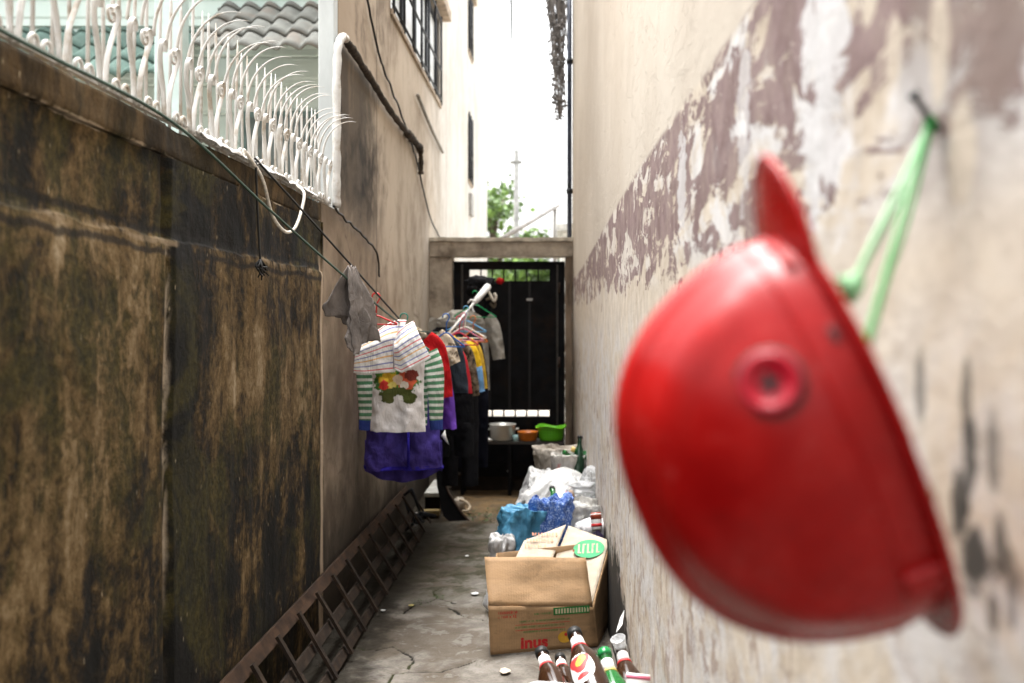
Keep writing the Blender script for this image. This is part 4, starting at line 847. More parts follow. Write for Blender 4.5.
# ------------------------------------------------------------------ bottles
def glass(name,col,tr): 
    n=NT(name); return n.fin(col,.13,Transmission_Weight=tr,Coat_Weight=.15,IOR=1.5)
M['brown']=glass('brown_glass',(.035,.014,.006),.25); M['green']=glass('green_glass',(.015,.16,.03),.35)
BP=[(0,.0),(.033,.0),(.0365,.006),(.0365,.155),(.034,.175),(.024,.205),(.0165,.225),(.0145,.24),(.0135,.272),(.0155,.274),(.0155,.285),(.0125,.288)]
n=NT('paper_label'); M['label']=n.fin((.76,.74,.71),.6)
M['redink']=NT('red_print').fin((.52,.03,.03),.55); M['yelink']=NT('yellow_print').fin((.66,.40,.05),.55); M['goldlabel']=NT('gold_label').fin((.60,.42,.12),.5)
def bottle(label,cap,base_at,mat,kind='beer',roll=0,s=1.0,capmat=None,neck=True,emblem=False,group='empty bottles in the foreground sack',band=None):
    """cap: world point of the mouth; axis: from base to mouth"""
    ax=(Vector(cap)-base_at).normalized() if isinstance(base_at,Vector) else Vector(base_at).normalized(); base=Vector(cap)-ax*.288*s
    vw=Vector((0,0,EYE+.3))-base; xa=(vw-ax*vw.dot(ax)).normalized(); ya=ax.cross(xa)
    q=Matrix(((xa.x,ya.x,ax.x),(xa.y,ya.y,ax.y),(xa.z,ya.z,ax.z))); t=thing('glass_bottle',label,'bottle',base,group,rot=(q@Matrix.Rotation(roll,3,'Z')).to_euler())
    L=lambda mb,nm,mt: mb.build(nm,mt,t,local=True)
    S=Matrix.Scale(s,4)
    L(MB().lathe(BP,28,S),'glass_body',mat)
    L(MB().lathe([(.0163,.270),(.0168,.278),(.0165,.288),(.012,.2915),(0,.292)],20,S),'cap',capmat or M['cable'])
    if neck:
        L(MB().lathe([(.0172,.227),(.0152,.246),(.0146,.256)],24,S),'neck_label',M['label'])
        L(MB().lathe([(.0205,.218),(.0178,.2268)],24,S),'neck_band',band or M['redink'])
    if emblem:
        def oval(ry,rz,off,nm,mt,cz=.115,ca=0,shape=None):
            mb=MB(); c0=len(mb.v); N_=28; R0=.0365+off
            def pt(aa,zz):
                rad=R0 if zz<.155 else R0-(zz-.155)*.18
                return S@Vector((rad*math.cos(aa),rad*math.sin(aa),zz))
            rows=6; vs=[pt(ca,cz)]
            for r_ in range(1,rows+1):
                for k in range(N_):
                    a=2*math.pi*k/N_; f=r_/rows*(1 if not shape else shape(a)); vs.append(pt(ca+f*ry/R0*math.cos(a),cz+f*rz*math.sin(a)))
            fs=[(0,1+k,1+(k+1)%N_) for k in range(N_)]
            for r_ in range(rows-1): fs+=[(1+r_*N_+k,1+r_*N_+(k+1)%N_,1+(r_+1)*N_+(k+1)%N_,1+(r_+1)*N_+k) for k in range(N_)]
            mb.add(vs,[tuple(reversed(f)) for f in fs]); return mb.build(nm,mt,t,local=True)
        lb=oval(.031,.047,.0006,'label',M['label'],.125); 
        for args in ((.023,.026,.0010,'emblem',M['redink'],.140,0,lambda a:1+.18*math.sin(3*a)),(.012,.013,.0014,'emblem_centre',M['yelink'],.143,.12,lambda a:1+.3*math.sin(2*a)),(.015,.008,.0011,'emblem_ribbon',M['redink'],.098,0,None)):
            o_=oval(*args); o_.parent=lb
    return t
bottle('large brown bottle with an oval white label bearing a red emblem',P(574,632,2.90),P(595,694,2.64),M['brown'],roll=-.35,s=1.30,emblem=True)
bottle('brown bottle at the left with a torn white neck label',P(541,651,2.84),P(563,712,2.60),M['brown'],s=1.15)
bottle('half-hidden brown bottle between the two other brown ones',P(560,657,2.98),P(568,700,2.76),M['brown'],s=1.0)
bottle('green bottle with a white and gold neck label',P(604,651,2.80),P(622,722,2.60),M['green'],s=1.2,capmat=glass('green_cap',(.01,.2,.05),.1),band=M['goldlabel'])
bottle('brown bottle with a white neck label next to the wall',P(620,645,2.90),P(636,712,2.68),M['brown'],s=1.15,capmat=M['plastic'])
mug=thing('paper_cup','white paper cup with a pink rim in front of the bottles by the wall','cup',P(635,712,2.42))
Mx=Matrix.Translation(P(636,712,2.40))@Euler((R(-20),R(6),0)).to_matrix().to_4x4()
MB().lathe([(0,0),(.024,0),(.030,.085),(.029,.087),(.0275,.085),(.022,.06),(0,.055)],24,Mx).build('body',M['label'],mug)
MB().lathe([(.0297,.074),(.0302,.083)],24,Mx).build('pink_rim',plastic('pink_print',(.62,.15,.22)),mug)
mb=MB(); o1=mb; 
sack('foreground_sack','white plastic sack in the foreground filled with empty bottles',X(584,2.62),2.66,[(.001,.0),(.13,.0),(.165,.06),(.17,.2),(.165,.30),(.165,.355),(.155,.37),(.12,.34),(.001,.33)],bagmat('white_bag_c',(.60,.59,.58),rough=.4),1.05,.9,53,.16,(.0,0),rim=.05)
sack('plastic_bag','crumpled white plastic bag bunched before the brown bottles',X(549,2.52),2.52,[(.001,.0),(.05,.0),(.075,.03),(.08,.06),(.06,.085),(.03,.095),(.001,.10)],bagmat('white_bag_d',(.62,.61,.61),rough=.35),.95,.55,59,.30,(0,0),'bag',ridge=.6,z0=.385)
cu=thing('plastic_cup','clear plastic cup upside down over the bottle by the wall','cup',P(621,640,2.9))
Mx=Matrix.Translation(P(620,645,2.88))@Euler((R(15),R(-18),0)).to_matrix().to_4x4()
MB().lathe([(.0175,-.01),(.022,.022),(.023,.023),(.021,.022),(.0165,-.008)],24,Mx).build('body',M['clear'],cu)
tag(MB().slab([P(616,632,3.4),P(620,618,3.6),P(624,610,3.7),P(622,624,3.5)],.004).build('plastic_scrap',M['plastic']),'strip of white plastic hanging between the box and the wall','plastic')
# bottles in the sacks behind
gB='bottles sticking out of the sacks'
bottle('dark green bottle standing upright at the wall in the printed sack',P(580,436,6.35),(.05,.1,1),glass('dark_green_glass',(.008,.05,.02),.2),s=1.0,neck=False,group=gB)
bottle('green bottle lying in the mouth of the printed sack, shoulder out',P(564,452,6.3),(-.5,-.6,.45),M['green'],s=1.0,neck=False,group=gB,capmat=M['green'])
bottle('green bottle with a yellow neck lying across the printed sack',P(572,449,6.33),(-.75,-.1,.35),M['green'],s=1.0,group=gB,capmat=M['goldlabel'])
bottle('green bottle whose round base points out of the cream bag',P(552,488,5.45),(-.12,.85,.42),M['green'],s=1.0,neck=False,group=gB)
bottle('bottle with a brown paper label lying in the cream bag',P(574,488,5.3),(.5,.6,.35),M['label'],s=1.0,group=gB,capmat=M['label'])
tag(MB().ball(P(570,496,5.06),.03,14,10,(.8,.5,1.0),.2,3).build('brown_label',plain('brown_paper',(.38,.27,.19),.8)),'crumpled brown paper in the mouth of the cream bag','paper')
def film(label,pl,d0_,d1_,z0_,z1_,seed,mat,amp=.05):
    def fn(u,v):
        x=pl[0]+(pl[1]-pl[0])*u; y=d0_+(d1_-d0_)*v; e=min(1,3*u)*min(1,3*(1-u)+.35)
        r_=1-abs(fbm(x*9+seed,y*7,seed))*2.2; r2_=1-abs(fbm(x*22,y*18+seed,3))*2
        return Vector((x+.02*fbm(x*12,y*12,seed),y+.03*fbm(y*9,x*14,seed),(z0_+(z1_-z0_)*v)*(.55+.45*e)+amp*(r_*.9+r2_*.55)))
    mb=MB(); mb.grid(fn,90,90); return tag(mb.build('plastic_film',mat,solid=.0015),label,'plastic film','sacks and bags of rubbish along the right wall')
fm=bagmat('crumpled_white_film',(.47,.47,.465),rough=.3)
film('sheet of crumpled white plastic heaped behind the blue speckled bag',(X(530,5.5),X(602,5.5)),5.22,5.95,.40,.45,3,fm,.020)
film('torn white plastic flap between the turquoise and the blue bag',(X(534,4.78),X(553,4.78)),4.70,4.92,.27,.40,15,fm,.02)
film('crumpled white plastic sheet sliding down left of the red-printed sack',(X(520,6.1)-.02,X(556,6.1)),5.7,6.3,.20,.46,9,fm,.020)
tag(MB().ball(P(582,489,5.18),.055,18,12,(1.2,.9,.6),.9,6).build('crumpled_film',M['clear']),'crumpled clear film in the mouth of the cream bag','plastic')

# ------------------------------------------------------------------ cardboard box
def card(name,col):
    n=NT(name); p=n.co(); a=n.noise(n.sc(p,(1,1,3)),10,5,.6); f=n.noise(p,120,3)
    c=n.mix(n.st(a,.3,.7),tuple(x*.85 for x in col),tuple(x*1.1 for x in col)); c=n.mix(n.ma('MULTIPLY',n.st(n.noise(p,11,6,.72),.54,.68),.55),c,tuple(x*.55 for x in col))
    x,y,z=n.xyz(p); n.bump(n.ma('ADD',n.ma('MULTIPLY',n.ma('SINE',n.ma('MULTIPLY',x,900)),.12),n.ma('ADD',f,n.ma('MULTIPLY',a,1.2))),.25,.004)
    return n.fin(c,.75)
kraft=card('brown_cardboard',(.30,.18,.085)); creamc=card('cream_cardboard',(.45,.375,.285))
ink_r=plain('red_ink',(.42,.02,.02),.7,var=.2,scale=40); ink_g=plain('green_ink',(.02,.16,.035),.7,var=.2,scale=40); ink_o=plain('orange_ink',(.62,.27,.15),.7,var=.2); ink_y=plain('yellow_ink',(.55,.30,.03),.7); ink_lg=plain('light_green_ink',(.06,.33,.14),.7,var=.2); ink_p=NT('pale_ink').fin((.55,.46,.30),.7)
BL=P(491,656,4.16); BL.z=.006; BR=P(597,648,4.27); BR.z=.006
def ray_plane(px,py,o,nn):
    d=P(px,py,1.0)-Vector((0,0,EYE)); e=Vector((0,0,EYE)); return e+d*((o-e).dot(nn)/d.dot(nn))
fn_=(BR-BL).cross(Vector((0,.03,1)).normalized()); TL=ray_plane(488.6,606,BL,fn_); TR=ray_plane(592.5,607,BL,fn_)
G=P(610,541,4.6); BBR=Vector((G.x-.006,4.6,.006)); BKL=Vector((-.235,4.56,.006)); TKL=P(497,553,4.58)
bx_=thing('cardboard_box','open brown cardboard box with red and green print beside the right wall','box',((BL+BR)/2).to_tuple())
def sheet(quad,name,mat,t=.005,parent=None,nu=14,nv=10,wav=.004,seed=0):
    a,b,c,d=[Vector(q) for q in quad]; mb=MB(); nr=(b-a).cross(d-a).normalized()
    mb.grid(lambda u,v:(a*(1-u)+b*u)*(1-v)+(d*(1-u)+c*u)*v+nr*wav*(fbm(u*3+seed,v*3,seed)*1.2+.3*fbm(u*9,v*9,seed)),nu,nv)
    return mb.build(name,mat,parent or bx_,solid=t)
fp=sheet([BL,BR,TR,TL],'front_panel',kraft,seed=1,wav=.0008)
FTR=P(585.8,557.7,4.38); FTL=P(484.6,557,4.30)
ff=sheet([TL+Vector((0,.001,.001)),TR+Vector((0,.001,.001)),FTR,FTL],'front_flap',kraft,seed=2,wav=.007)
sheet([BR,BBR,G,TR],'side_panel',kraft,seed=3,wav=.002); sheet([BL,BKL,TKL,TL],'side_panel',kraft,seed=4,wav=.002); sheet([BKL,BBR,G,TKL],'back_panel',kraft,seed=5,wav=.002)
RH=P(568.6,526,4.74); rn_=(G-TR).cross(RH-TR)
rf=sheet([TR+Vector((-.003,.006,.003)),G+Vector((-.004,-.004,.003)),RH,ray_plane(547,580,TR,rn_)],'right_flap',creamc,seed=6,wav=.0015)
l0,l1,l2=P(500,590,4.33),P(540,590,4.36),P(524,541,4.62); ln_=(l1-l0).cross(l2-l0)
lf=sheet([l0,l2,ray_plane(566,525,l0,ln_),l1],'left_flap',creamc,seed=7,wav=.0015)
class Face:
    """prints lie on a panel: u along its width, v up, in metres"""
    def __init__(s,o,a,b,off=.004):
        s.o=Vector(o); s.ex=(Vector(a)-s.o); s.W=s.ex.length; s.ex.normalize(); q=Vector(b)-s.o; s.nz=s.ex.cross(q).normalized(); s.ey=s.nz.cross(s.ex); s.H=q.dot(s.ey); s.off=off
    def p(s,u,v,k=1): return s.o+s.ex*u+s.ey*v+s.nz*s.off*k
    def rect(s,mb,u0,u1,v0,v1,k=1,skew=0): 
        mb.add([s.p(u0,v0,k),s.p(u1,v0,k),s.p(u1+skew,v1,k),s.p(u0+skew,v1,k)],[(0,1,2,3)])
    def glyphs(s,mb,u0,u1,v0,h,rs,k=1,w=.6):
        u=u0
        while u<u1:
            g=h*rs.uniform(.5,.9)*w; t=h*.16; m=rs.randrange(4)
            if rs.random()<.12: u+=g*.8; continue
            s.rect(mb,u,u+t,v0,v0+h,k)
            if m!=1: s.rect(mb,u+g-t,u+g,v0,v0+h*(1 if m else .7),k)
            if m!=2: s.rect(mb,u+t,u+g-t,v0+h*.82,v0+h,k)
            if m>1: s.rect(mb,u+t,u+g-t,v0,v0+t,k)
            if m==3: s.rect(mb,u+t,u+g-t,v0+h*.42,v0+h*.42+t,k)
            u+=g+h*.28
    def ellipse(s,mb,cu,cv,ru,rv,k=1,rot=0):
        N=40; mb.add([s.p(cu,cv,k)]+[s.p(cu+ru*math.cos(a)*math.cos(rot)-rv*math.sin(a)*math.sin(rot),cv+ru*math.cos(a)*math.sin(rot)+rv*math.sin(a)*math.cos(rot),k) for a in [2*math.pi*i/N for i in range(N)]],[(0,1+i,1+(i+1)%N) for i in range(N)])
    def text(s,body,u,v,size,mat,parent,name,k=1,bold=.0,sx=1):
        cu=bpy.data.curves.new(name,'FONT'); cu.body=body; cu.size=size; cu.offset=bold
        to=bpy.data.objects.new('tmp',cu); COL.objects.link(to); bpy.context.view_layer.update()
        me=bpy.data.meshes.new_from_object(to.evaluated_get(bpy.context.evaluated_depsgraph_get())); bpy.data.objects.remove(to)
        mb=MB(); mb.add([s.p(u+q.co.x*sx,v+q.co.y,k) for q in me.vertices],[tuple(f.vertices) for f in me.polygons]); bpy.data.meshes.remove(me)
        return mb.build(name,mat,parent,False)
Fa=Face(BL,BR,TL,.0042); rs=random.Random(2); W=Fa.W; H=Fa.H
def U(px): return (px-490)/103*W
def V_(py): return (655-py)/48*H
mb=MB(); Fa.glyphs(mb,U(496),U(515),V_(616),.011,rs); mb.rect if 0 else None; Fa.rect(mb,U(496.5),U(498),V_(619.5),V_(619)); Fa.glyphs(mb,U(500),U(506),V_(620),.010,rs); mb.build('red_lettering',ink_r,fp,False)
Fa.text('x 12',U(507.5),V_(620),.017,ink_r,fp,'red_lettering',bold=.0004)
mb=MB(); Fa.rect(mb,U(550),U(585.5),V_(620.5),V_(613)); mb.build('green_band',ink_g,fp,False)
mb=MB(); Fa.glyphs(mb,U(552),U(584),V_(619.2),.020,rs,1.15,.5); mb.build('band_lettering',ink_p,fp,False)
mb=MB(); Fa.glyphs(mb,U(531),U(548),V_(619),.008,rs); Fa.glyphs(mb,U(517),U(566),V_(625.5),.007,rs); Fa.glyphs(mb,U(513),U(560),V_(631),.007,rs); Fa.glyphs(mb,U(521),U(561),V_(636),.007,rs); mb.build('green_lettering',ink_g,fp,False)['kind']='stuff'
mb=MB(); Fa.rect(mb,U(513),U(566),V_(628),V_(627.6)); Fa.rect(mb,U(513),U(562),V_(633.4),V_(633)); mb.build('thin_rule',ink_r,fp,False)
Fa.text('inus',U(518),V_(651),.066,ink_r,fp,'large_lettering',bold=.0026,sx=1.12)
mb=MB(); Fa.ellipse(mb,U(561),V_(643),.030,.024); mb.build('yellow_emblem',ink_y,fp,False)
mb=MB(); Fa.ellipse(mb,U(562),V_(640.5),.007,.007,1.2); mb.build('emblem_dot',ink_r,fp,False)
def on_plane(px,py,fc):
    d=P(px,py,1.0)-Vector((0,0,EYE)); e=Vector((0,0,EYE)); t=(fc.o-e).dot(fc.nz)/d.dot(fc.nz); q=e+d*t-fc.o
    return q.dot(fc.ex),q.dot(fc.ey)
Fr=Face(TR,G,P(568.6,526,4.72),.009)
if Fr.nz.z<0: Fr.off=-.009
# turn the print so that its lines run left to right on the flap
gx=(P(616,560,4.4)-P(560,553,4.4)); gx=(gx-Fr.nz*gx.dot(Fr.nz)).normalized(); Fr.ex=gx; Fr.ey=Fr.nz.cross(gx)*(1 if Fr.nz.z>0 else -1)
cu_,cv_=on_plane(589,550,Fr)
mb=MB(); Fr.ellipse(mb,cu_,cv_,.072,.058); mb.build('green_oval',ink_lg,rf,False)
mb=MB()
for i in range(5): Fr.rect(mb,cu_-.050+.021*i,cu_-.042+.021*i,cv_-.030,cv_+.030,1.12); Fr.rect(mb,cu_-.050+.021*i,cu_-.034+.021*i,cv_+(.022 if i%2 else -.030),cv_+(.030 if i%2 else -.022),1.2)
mb.build('oval_lettering',creamc,rf,False)
a_,b_=on_plane(574,552,Fr); mb=MB(); Fr.ellipse(mb,a_,b_,.006,.009); mb.build('red_dot',ink_r,rf,False)
Fl=Face(P(500,590,4.33),P(540,590,4.36),P(524,541,4.62),.009)
if Fl.nz.z<0: Fl.off=-.009; Fl.ey=-Fl.ey
mb=MB()
for (a0,a1,b0,h_) in ((531,556,537,.020),(527,551,543,.020),(525,547,549,.020)):
    u0,v0=on_plane(a0,b0,Fl); u1,_=on_plane(a1,b0,Fl); Fl.glyphs(mb,u0,u1,v0,h_,rs,1,.6)
mb.build('orange_lettering',ink_o,lf,False)
Fs=Face(BR,BBR,TR,.005); mb=MB(); mb.add([Fs.p(*q) for q in ((.05,.06),(.09,.13),(.08,.13),(.10,.22),(.16,.22),(.14,.13),(.12,.12))],[(0,1,2,3,4,5,6)]); mb.build('green_arrow',ink_g,bx_,False)
# ------------------------------------------------------------------ litter
tag(MB().ball(P(518,577,4.5),.0,4,3).build('tmp',None),'x','x') if 0 else None
lit=[('scrap of white paper lying left of the cardboard box',(475,596),.019,M['plastic']),('crumpled white scrap near the steel frame',(383,613),.013,M['plastic']),('torn cream paper in front of the box',(505,673),.026,creamc),('white chip on the ground below the purple skirt',(467,556),.012,M['plastic']),('small pale leaf by the long crack',(411,608),.016,plain('pale_leaf',(.40,.33,.12),.7))]
for i,(lb,(px,py),s,mt_) in enumerate(lit):
    x,y=gp(px,py); q=random.Random(i+3); n_=9; a0=q.uniform(0,6); z0=.012*fbm(x*1.3,y*1.3,2)+.008
    ring=[Vector((x+s*q.uniform(.6,1.1)*math.cos(a0+2*math.pi*k/n_),y+s*1.3*q.uniform(.6,1.1)*math.sin(a0+2*math.pi*k/n_),z0+q.uniform(.0,.16)*s)) for k in range(n_)]
    mb=MB(); mb.add([Vector((x,y,z0+.08*s))]+ring,[(0,1+k,1+(k+1)%n_) for k in range(n_)]); tag(mb.build('litter',mt_,smooth=False,solid=.0015),lb,'litter','litter on the alley floor')
# weeds on the dirt by the gate
wm=plain('weed_green',(.045,.075,.02),.7,var=.4)
for i,(px,py,nn,sp) in enumerate(((486,515,90,.13),(494,521,80,.10),(438,600,70,.018),(420,605,90,.035))):
    x,y=gp(px,py); q=random.Random(i+40); mb=MB()
    for k in range(nn):
        bx,by=x+q.gauss(0,sp),y+q.gauss(0,sp*.9); a=q.uniform(0,6.3); L=q.uniform(.012,.035) if i<2 else q.uniform(.004,.012); d=Vector((math.cos(a),math.sin(a),0))*L; e=Vector((-d.y,d.x,0))*.22; b=Vector((bx,by,.006+.012*fbm(bx*1.3,by*1.3,2))); up=Vector((0,0,L*q.uniform(.2,.7)))
        mb.add([b,b+d*.5+e+up*.7,b+d+up,b+d*.5-e+up*.7],[(0,1,2,3)])
    tag(mb.build('weed',wm),('flat green weed on the dirt before the gate','low weed at the near edge of the dirt by the sacks','weed growing in the fork of the long crack','moss-like weed along the left arm of the long crack')[i],'weed','weeds in the alley floor')['kind']='stuff'

# ------------------------------------------------------------------ red helmet
hc=P(853,421,.74); hU=Vector((-.381,0,.925)); hV=Vector((-.925,-.02,-.378)).normalized(); hU=(hU-hV*hU.dot(hV)).normalized(); hW=hU.cross(hV)
if hW.y>0: hW=-hW           # towards the camera
HA,HB,HH=.147,.098,.168
hm=thing('red_helmet','red plastic safety helmet hanging by a green string on the peeling wall','helmet',hc)
n=NT('red_helmet_plastic'); p=n.co(); a=n.noise(p,14,5,.6); sc_=n.noise(n.sc(p,(1,1,1)),60,4,.7); dst=n.noise(p,5,4)
c=n.mix(n.st(a,.3,.7),(.24,.0025,.0028),(.335,.007,.006)); c=n.mix(n.ma('MULTIPLY',n.st(dst,.46,.7),.35),c,(.20,.010,.010)); c=n.mix(n.ma('MULTIPLY',n.st(sc_,.60,.70),.30),c,(.36,.06,.055)); c=n.mix(n.ma('MULTIPLY',n.st(n.noise(n.sc(p,(1,.4,2.2)),26,5,.7,1.0),.58,.66),.30),c,(.12,.006,.006)); c=n.mix(n.ma('MULTIPLY',n.st(n.noise(p,11,5,.7),.60,.70),.22),c,(.40,.16,.13))
n.bump(n.ma('ADD',n.ma('MULTIPLY',a,.6),n.ma('MULTIPLY',sc_,.3)),.12,.003); M['helm']=n.fin(c,n.ma('ADD',.16,n.ma('MULTIPLY',a,.22)),Specular_IOR_Level=.20)
def hp(u,w,v): return hc+hU*u+hW*w+hV*v
def shell(th,ph,g=0):
    c=max(0,math.cos(ph))**.80; s=math.sin(ph)**.92; u=(HA+g)*math.cos(th)*c; w_=(HB+g)*math.sin(th)*c; v=(HH+g)*s
    rib=max(0,1-(abs(w_)/.024)**4)*.006*min(1,v/.03); rib2=max(0,1-((abs(w_)-.055)/.012)**2)*.003*min(1,max(0,v-.05)/.03)
    nd=Vector((u/HA**2,w_/HB**2,v/HH**2)); nd=nd.normalized() if nd.length>0 else Vector((0,0,1))
    return Vector((u,w_,v))+nd*(rib+rib2)
mb=MB()
def hs(u,v):
    q=shell(2*math.pi*u,math.pi/2*v); return hp(*q)
mb.grid(hs,120,60,True); mb.build('shell',M['helm'],hm,solid=.003)
# rim flange, pulled out into the peak at the front
def fl(u,v):
    a=2*math.pi*u; ca=math.cos(a); pk=max(0,(ca-.80)/.20)**.9*.050; wd=.010+.010*max(0,-ca)**2
    r=1; ext=(wd+pk)*v
    d=Vector((math.cos(a)*HB,math.sin(a)*HA)).normalized()
    uu=HA*math.cos(a)-.001*d.x; ww=HB*math.sin(a); 
    if pk>0: d=(d*(1-min(1,pk*14))+Vector((1,0))*min(1,pk*14)).normalized()
    return hp(uu+d.x*ext,ww+d.y*ext,.002-.14*ext*(1 if ca>0 else .5)-.10*max(0,ext-.012)+.012*max(0,ca-.80)*(1-v))
mb=MB(); mb.grid(fl,120,8,True); mb.build('brim',M['helm'],hm,solid=.0035)
MB().tube([fl(k/120,1.0) for k in range(121)],.0030,8).build('rim_bead',M['helm'],hm)
def near_rim(a):
    q=shell(a,.16); nn=Vector((q.x/HA**2,q.y/HB**2,q.z/HH**2)).normalized(); return hp(*(q+nn*.0005))
MB().tube([near_rim(2*math.pi*k/120) for k in range(121)],.0022,7).build('moulding_line',M['helm'],hm)
# step where the peak joins the shell
MB().tube(spline([hp(HA*math.cos(a)+.001,HB*math.sin(a),.013) for a in [R(-34+68*k/10) for k in range(11)]],2),.0045,8).build('peak_step',M['helm'],hm)
# rosette on the side: found on the shell
def nearest(u0,v0):
    best=None
    for i in range(200):
        th_=math.pi*i/200
        for j in range(80):
            q=shell(th_,math.pi/2*j/80)
            if q.y<0: q.y=-q.y
            e=(q.x-u0)**2+(q.z-v0)**2
            if best is None or e<best[0]: best=(e,q.copy())
    return best[1]
def shell_frame(u0,v0):
    q=nearest(u0,v0); nn=Vector((q.x/HA**2,q.y/HB**2,q.z/HH**2)).normalized(); o=hp(*q); nw=(hU*nn.x+hW*nn.y+hV*nn.z).normalized()
    ex=(hU-nw*hU.dot(nw)).normalized(); ey=nw.cross(ex); Mx=Matrix((( ex.x,ey.x,nw.x,o.x),(ex.y,ey.y,nw.y,o.y),(ex.z,ey.z,nw.z,o.z),(0,0,0,1))); return Mx
Mx=shell_frame(.062,.062)
worn=plain('worn_dark_ring',(.085,.022,.022),.6,var=.4); redk=plain('bright_red_knob',(.36,.006,.018),.35,var=.1)
kn=MB().lathe([(0,-.004),(.0205,-.004),(.0205,.003),(.0185,.0045),(.0150,.0036),(.0140,.0020),(0,.0016)],32,Mx).build('side_knob',redk,hm)
MB().lathe([(.0208,-.004),(.0243,-.004),(.0243,.0012),(.0208,.0016)],32,Mx).build('knob_ring',worn,kn)
mb=MB(); mb.box(-.0070,.0070,-.0019,.0019,.0018,.0034,Mx); mb.box(-.0019,.0019,-.0070,-.00195,.0018,.0034,Mx); mb.box(-.0019,.0019,.00195,.0070,.0018,.0034,Mx); mb.build('cross_slot',M['cable'],kn,False)
Mx=shell_frame(-.098,.016); bevel(MB().box(-.014,.012,-.016,.014,-.004,.009,Mx).build('strap_lug',M['helm'],hm,False),.004)
Mx=shell_frame(.075,.012); bevel(MB().box(-.007,.007,-.004,.004,-.004,.003,Mx).build('strap_lug',worn,hm,False),.003)
# inner harness
MB().tube([hp(.86*HA*math.cos(a),.84*HB*math.sin(a),.012) for a in [k*math.pi/30 for k in range(61)]],.009,8,flat=.2).build('head_band',plain('yellowed_band',(.42,.32,.10),.6),hm)
MB().tube(spline([hp(-.04,-.09,.005),hp(-.05,-.04,-.016),hp(-.055,.02,-.020),hp(-.05,.08,-.01)],6),.004,6,flat=.35).build('chin_strap',plain('olive_strap',(.16,.13,.07),.7),hm)
# nail and string
yn=.846; nl=Vector((wx(yn),yn,1.4-(132-321)*yn/F))
na=thing('bent_nail','dark bent nail in the peeling wall carrying the green string','nail',nl)
MB().tube([nl+Vector((.02,.0,-.012)),nl+Vector((-.012,-.01,.010)),nl+Vector((-.026,-.018,.026))],.0030,8).build('shank',M['cable'],na)
MB().tube([nl+Vector((-.026,-.018,.026)),nl+Vector((-.028,-.019,.0285))],.0055,10).build('head',M['cable'],na)
ns=NT('green_nylon'); M['nylon']=ns.fin((.045,.26,.05),.45)
M['nylon2']=NT('pale_green_nylon').fin((.20,.42,.20),.45)
st=thing('green_string','green nylon string between the nail and the helmet rim','string',nl)
K1=P(853,287,.735); K2=P(867,343,.69); k0=nl+Vector((-.010,-.008,.004))
for j,(K,mt_) in enumerate(((K1,M['nylon2']),(K2,M['nylon']))):
    for s in (-1,1):
        o_=Vector((.0022*s,.002*s,0)); MB().tube(spline([k0+o_,(k0*.6+K*.4)+o_*2+Vector((0,0,-.004)),(k0*.25+K*.75)+o_,K+o_],6),.0019,7).build('strand',mt_,st)
mb=MB(); mb.ball(k0,.0062,12,8,(1,1,1.5),.2); mb.build('knot',plain('dark_green_knot',(.008,.13,.02),.5),st)
mb=MB(); mb.ball(K1,.0085,12,8,(1,1,1.2),.6); mb.ball(K1+Vector((-.006,0,.004)),.005,10,7,(1.3,1,.8),.6,4); mb.build('knot',M['nylon2'],st)

# ------------------------------------------------------------------ beyond the gate
up_=thing('utility_pole','thin grey utility pole standing far beyond the gateway','pole',(X(516,20),20,0))
MB().tube([(X(516,20),20,0),(X(516.5,20),20,Z(150,20))],[.07,.05],10).build('shaft',plain('grey_pole',(.20,.20,.19),.8),up_)
MB().box(X(510,20),X(522,20),19.95,20.03,Z(164,20),Z(161,20)).build('crossarm',plain('grey_arm',(.20,.20,.19),.8),up_,False)
line('overhead_cable',[P(516,152,20),P(513.5,90,14),P(512,40,10),P(510,-60,6.5)],.010,plain('grey_cable',(.16,.19,.20),.6),'thin grey overhead cable crossing the strip of white sky','cable')
ap=thing('awning_pole','pale slanting pipe sticking up beyond the lintel','pole',P(530,222,10.5))
MB().tube([P(488,247,10.2),P(558,205,10.9)],.026,10).build('pipe',plain('pale_pipe',(.27,.26,.25),.5),ap)
MB().tube([P(555,207,10.9),P(555,262,10.9)],.02,8).build('strut',plain('pale_strut',(.32,.32,.31),.5),ap)
fb=thing('far_building','pale low building beyond the street past the gate','building',(3.0,16,0))
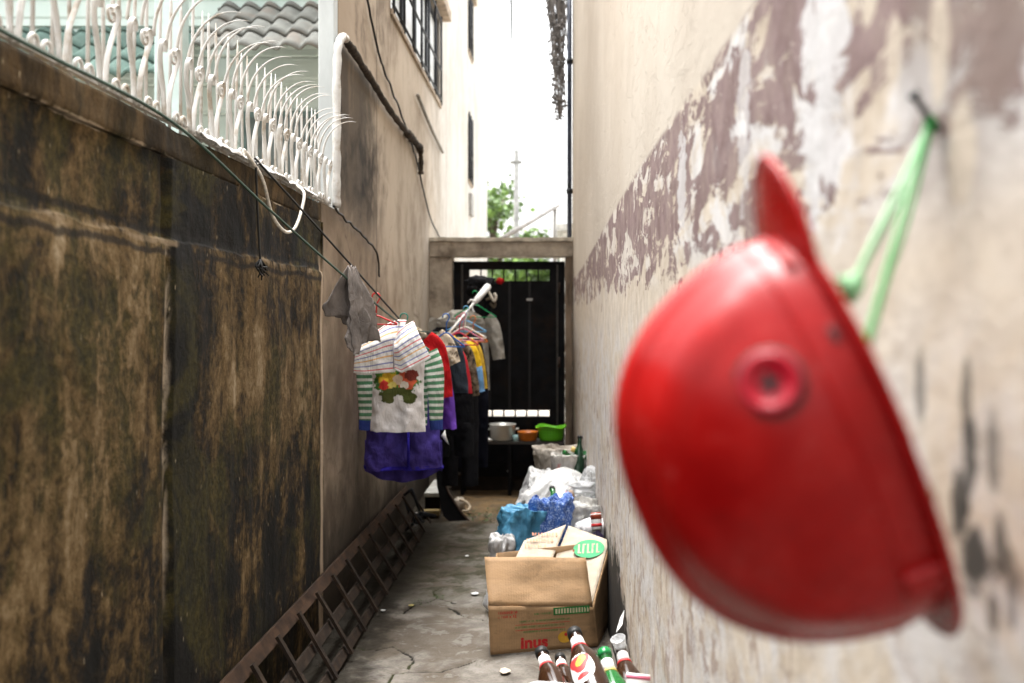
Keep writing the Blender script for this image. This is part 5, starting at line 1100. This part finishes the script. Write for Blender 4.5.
bevel(MB().box(.15,6,15,22,-.03,2.75).build('wall',plain('far_pale_wall',(.66,.66,.62),.8,var=.08),fb,False),.02)
MB().box(.03,6.1,14.85,22.1,2.752,2.85).build('roof_edge',plain('far_roof',(.5,.5,.47),.8),fb,False)
lm=plain('tree_leaf',(.085,.14,.045),.6,var=.45,scale=3); lm2=plain('tree_leaf_pale',(.14,.23,.05),.6,var=.3,scale=3)
def tree(label,x,y,h,rad,seed,nl_=2600):
    q=random.Random(seed); t=thing('broadleaf_tree',label,'tree',(x,y,0),'trees beyond the gate'); mb=MB()
    mb.tube(spline([(x,y,-.03),(x+.1,y,h*.3),(x-.05,y+.1,h*.55),(x+.1,y,h*.8)],5),[.16-.0075*i for i in range(16)],9)
    tips=[]
    for k in range(11):
        a=q.uniform(0,6.3); z0=h*q.uniform(.35,.7); L=rad*q.uniform(.6,1.05); e=Vector((x+math.cos(a)*L,y+math.sin(a)*L,z0+h*q.uniform(.08,.3))); tips.append(e); tips.append(Vector((x,y,z0)).lerp(e,.6))
        mb.tube(spline([(x,y,z0),Vector((x,y,z0)).lerp(e,.5)+Vector((0,0,.15)),e],4),[.05-.005*i for i in range(9)],6)
    tips+=[Vector((x+q.uniform(-.4,.4),y,h*q.uniform(.8,.95))) for _ in range(5)]
    mb.build('trunk',M['bark'],t)
    for mt_,fr in ((lm,.6),(lm2,.4)):
        c=MB()
        for k in range(int(nl_*fr)):
            p=q.choice(tips)+Vector((q.gauss(0,.28),q.gauss(0,.28),q.gauss(0,.22)))*rad*.6
            d=Vector((q.gauss(0,1),q.gauss(0,1),q.gauss(0,.6))).normalized()*q.uniform(.09,.17); e=d.cross(Vector((q.gauss(0,1),q.gauss(0,1),q.gauss(0,1)))).normalized()*d.length*.4
            c.add([p,p+d*.5+e,p+d,p+d*.5-e],[(0,1,2,3)])
        c.build('crown',mt_,t)
tree('green leafy tree rising above the lintel beside the pale house',X(492,22),22,4.55,1.15,5)
tree('low bushy tree seen through the barred slot of the gate',X(530,19),19.5,2.6,1.0,8,2200)
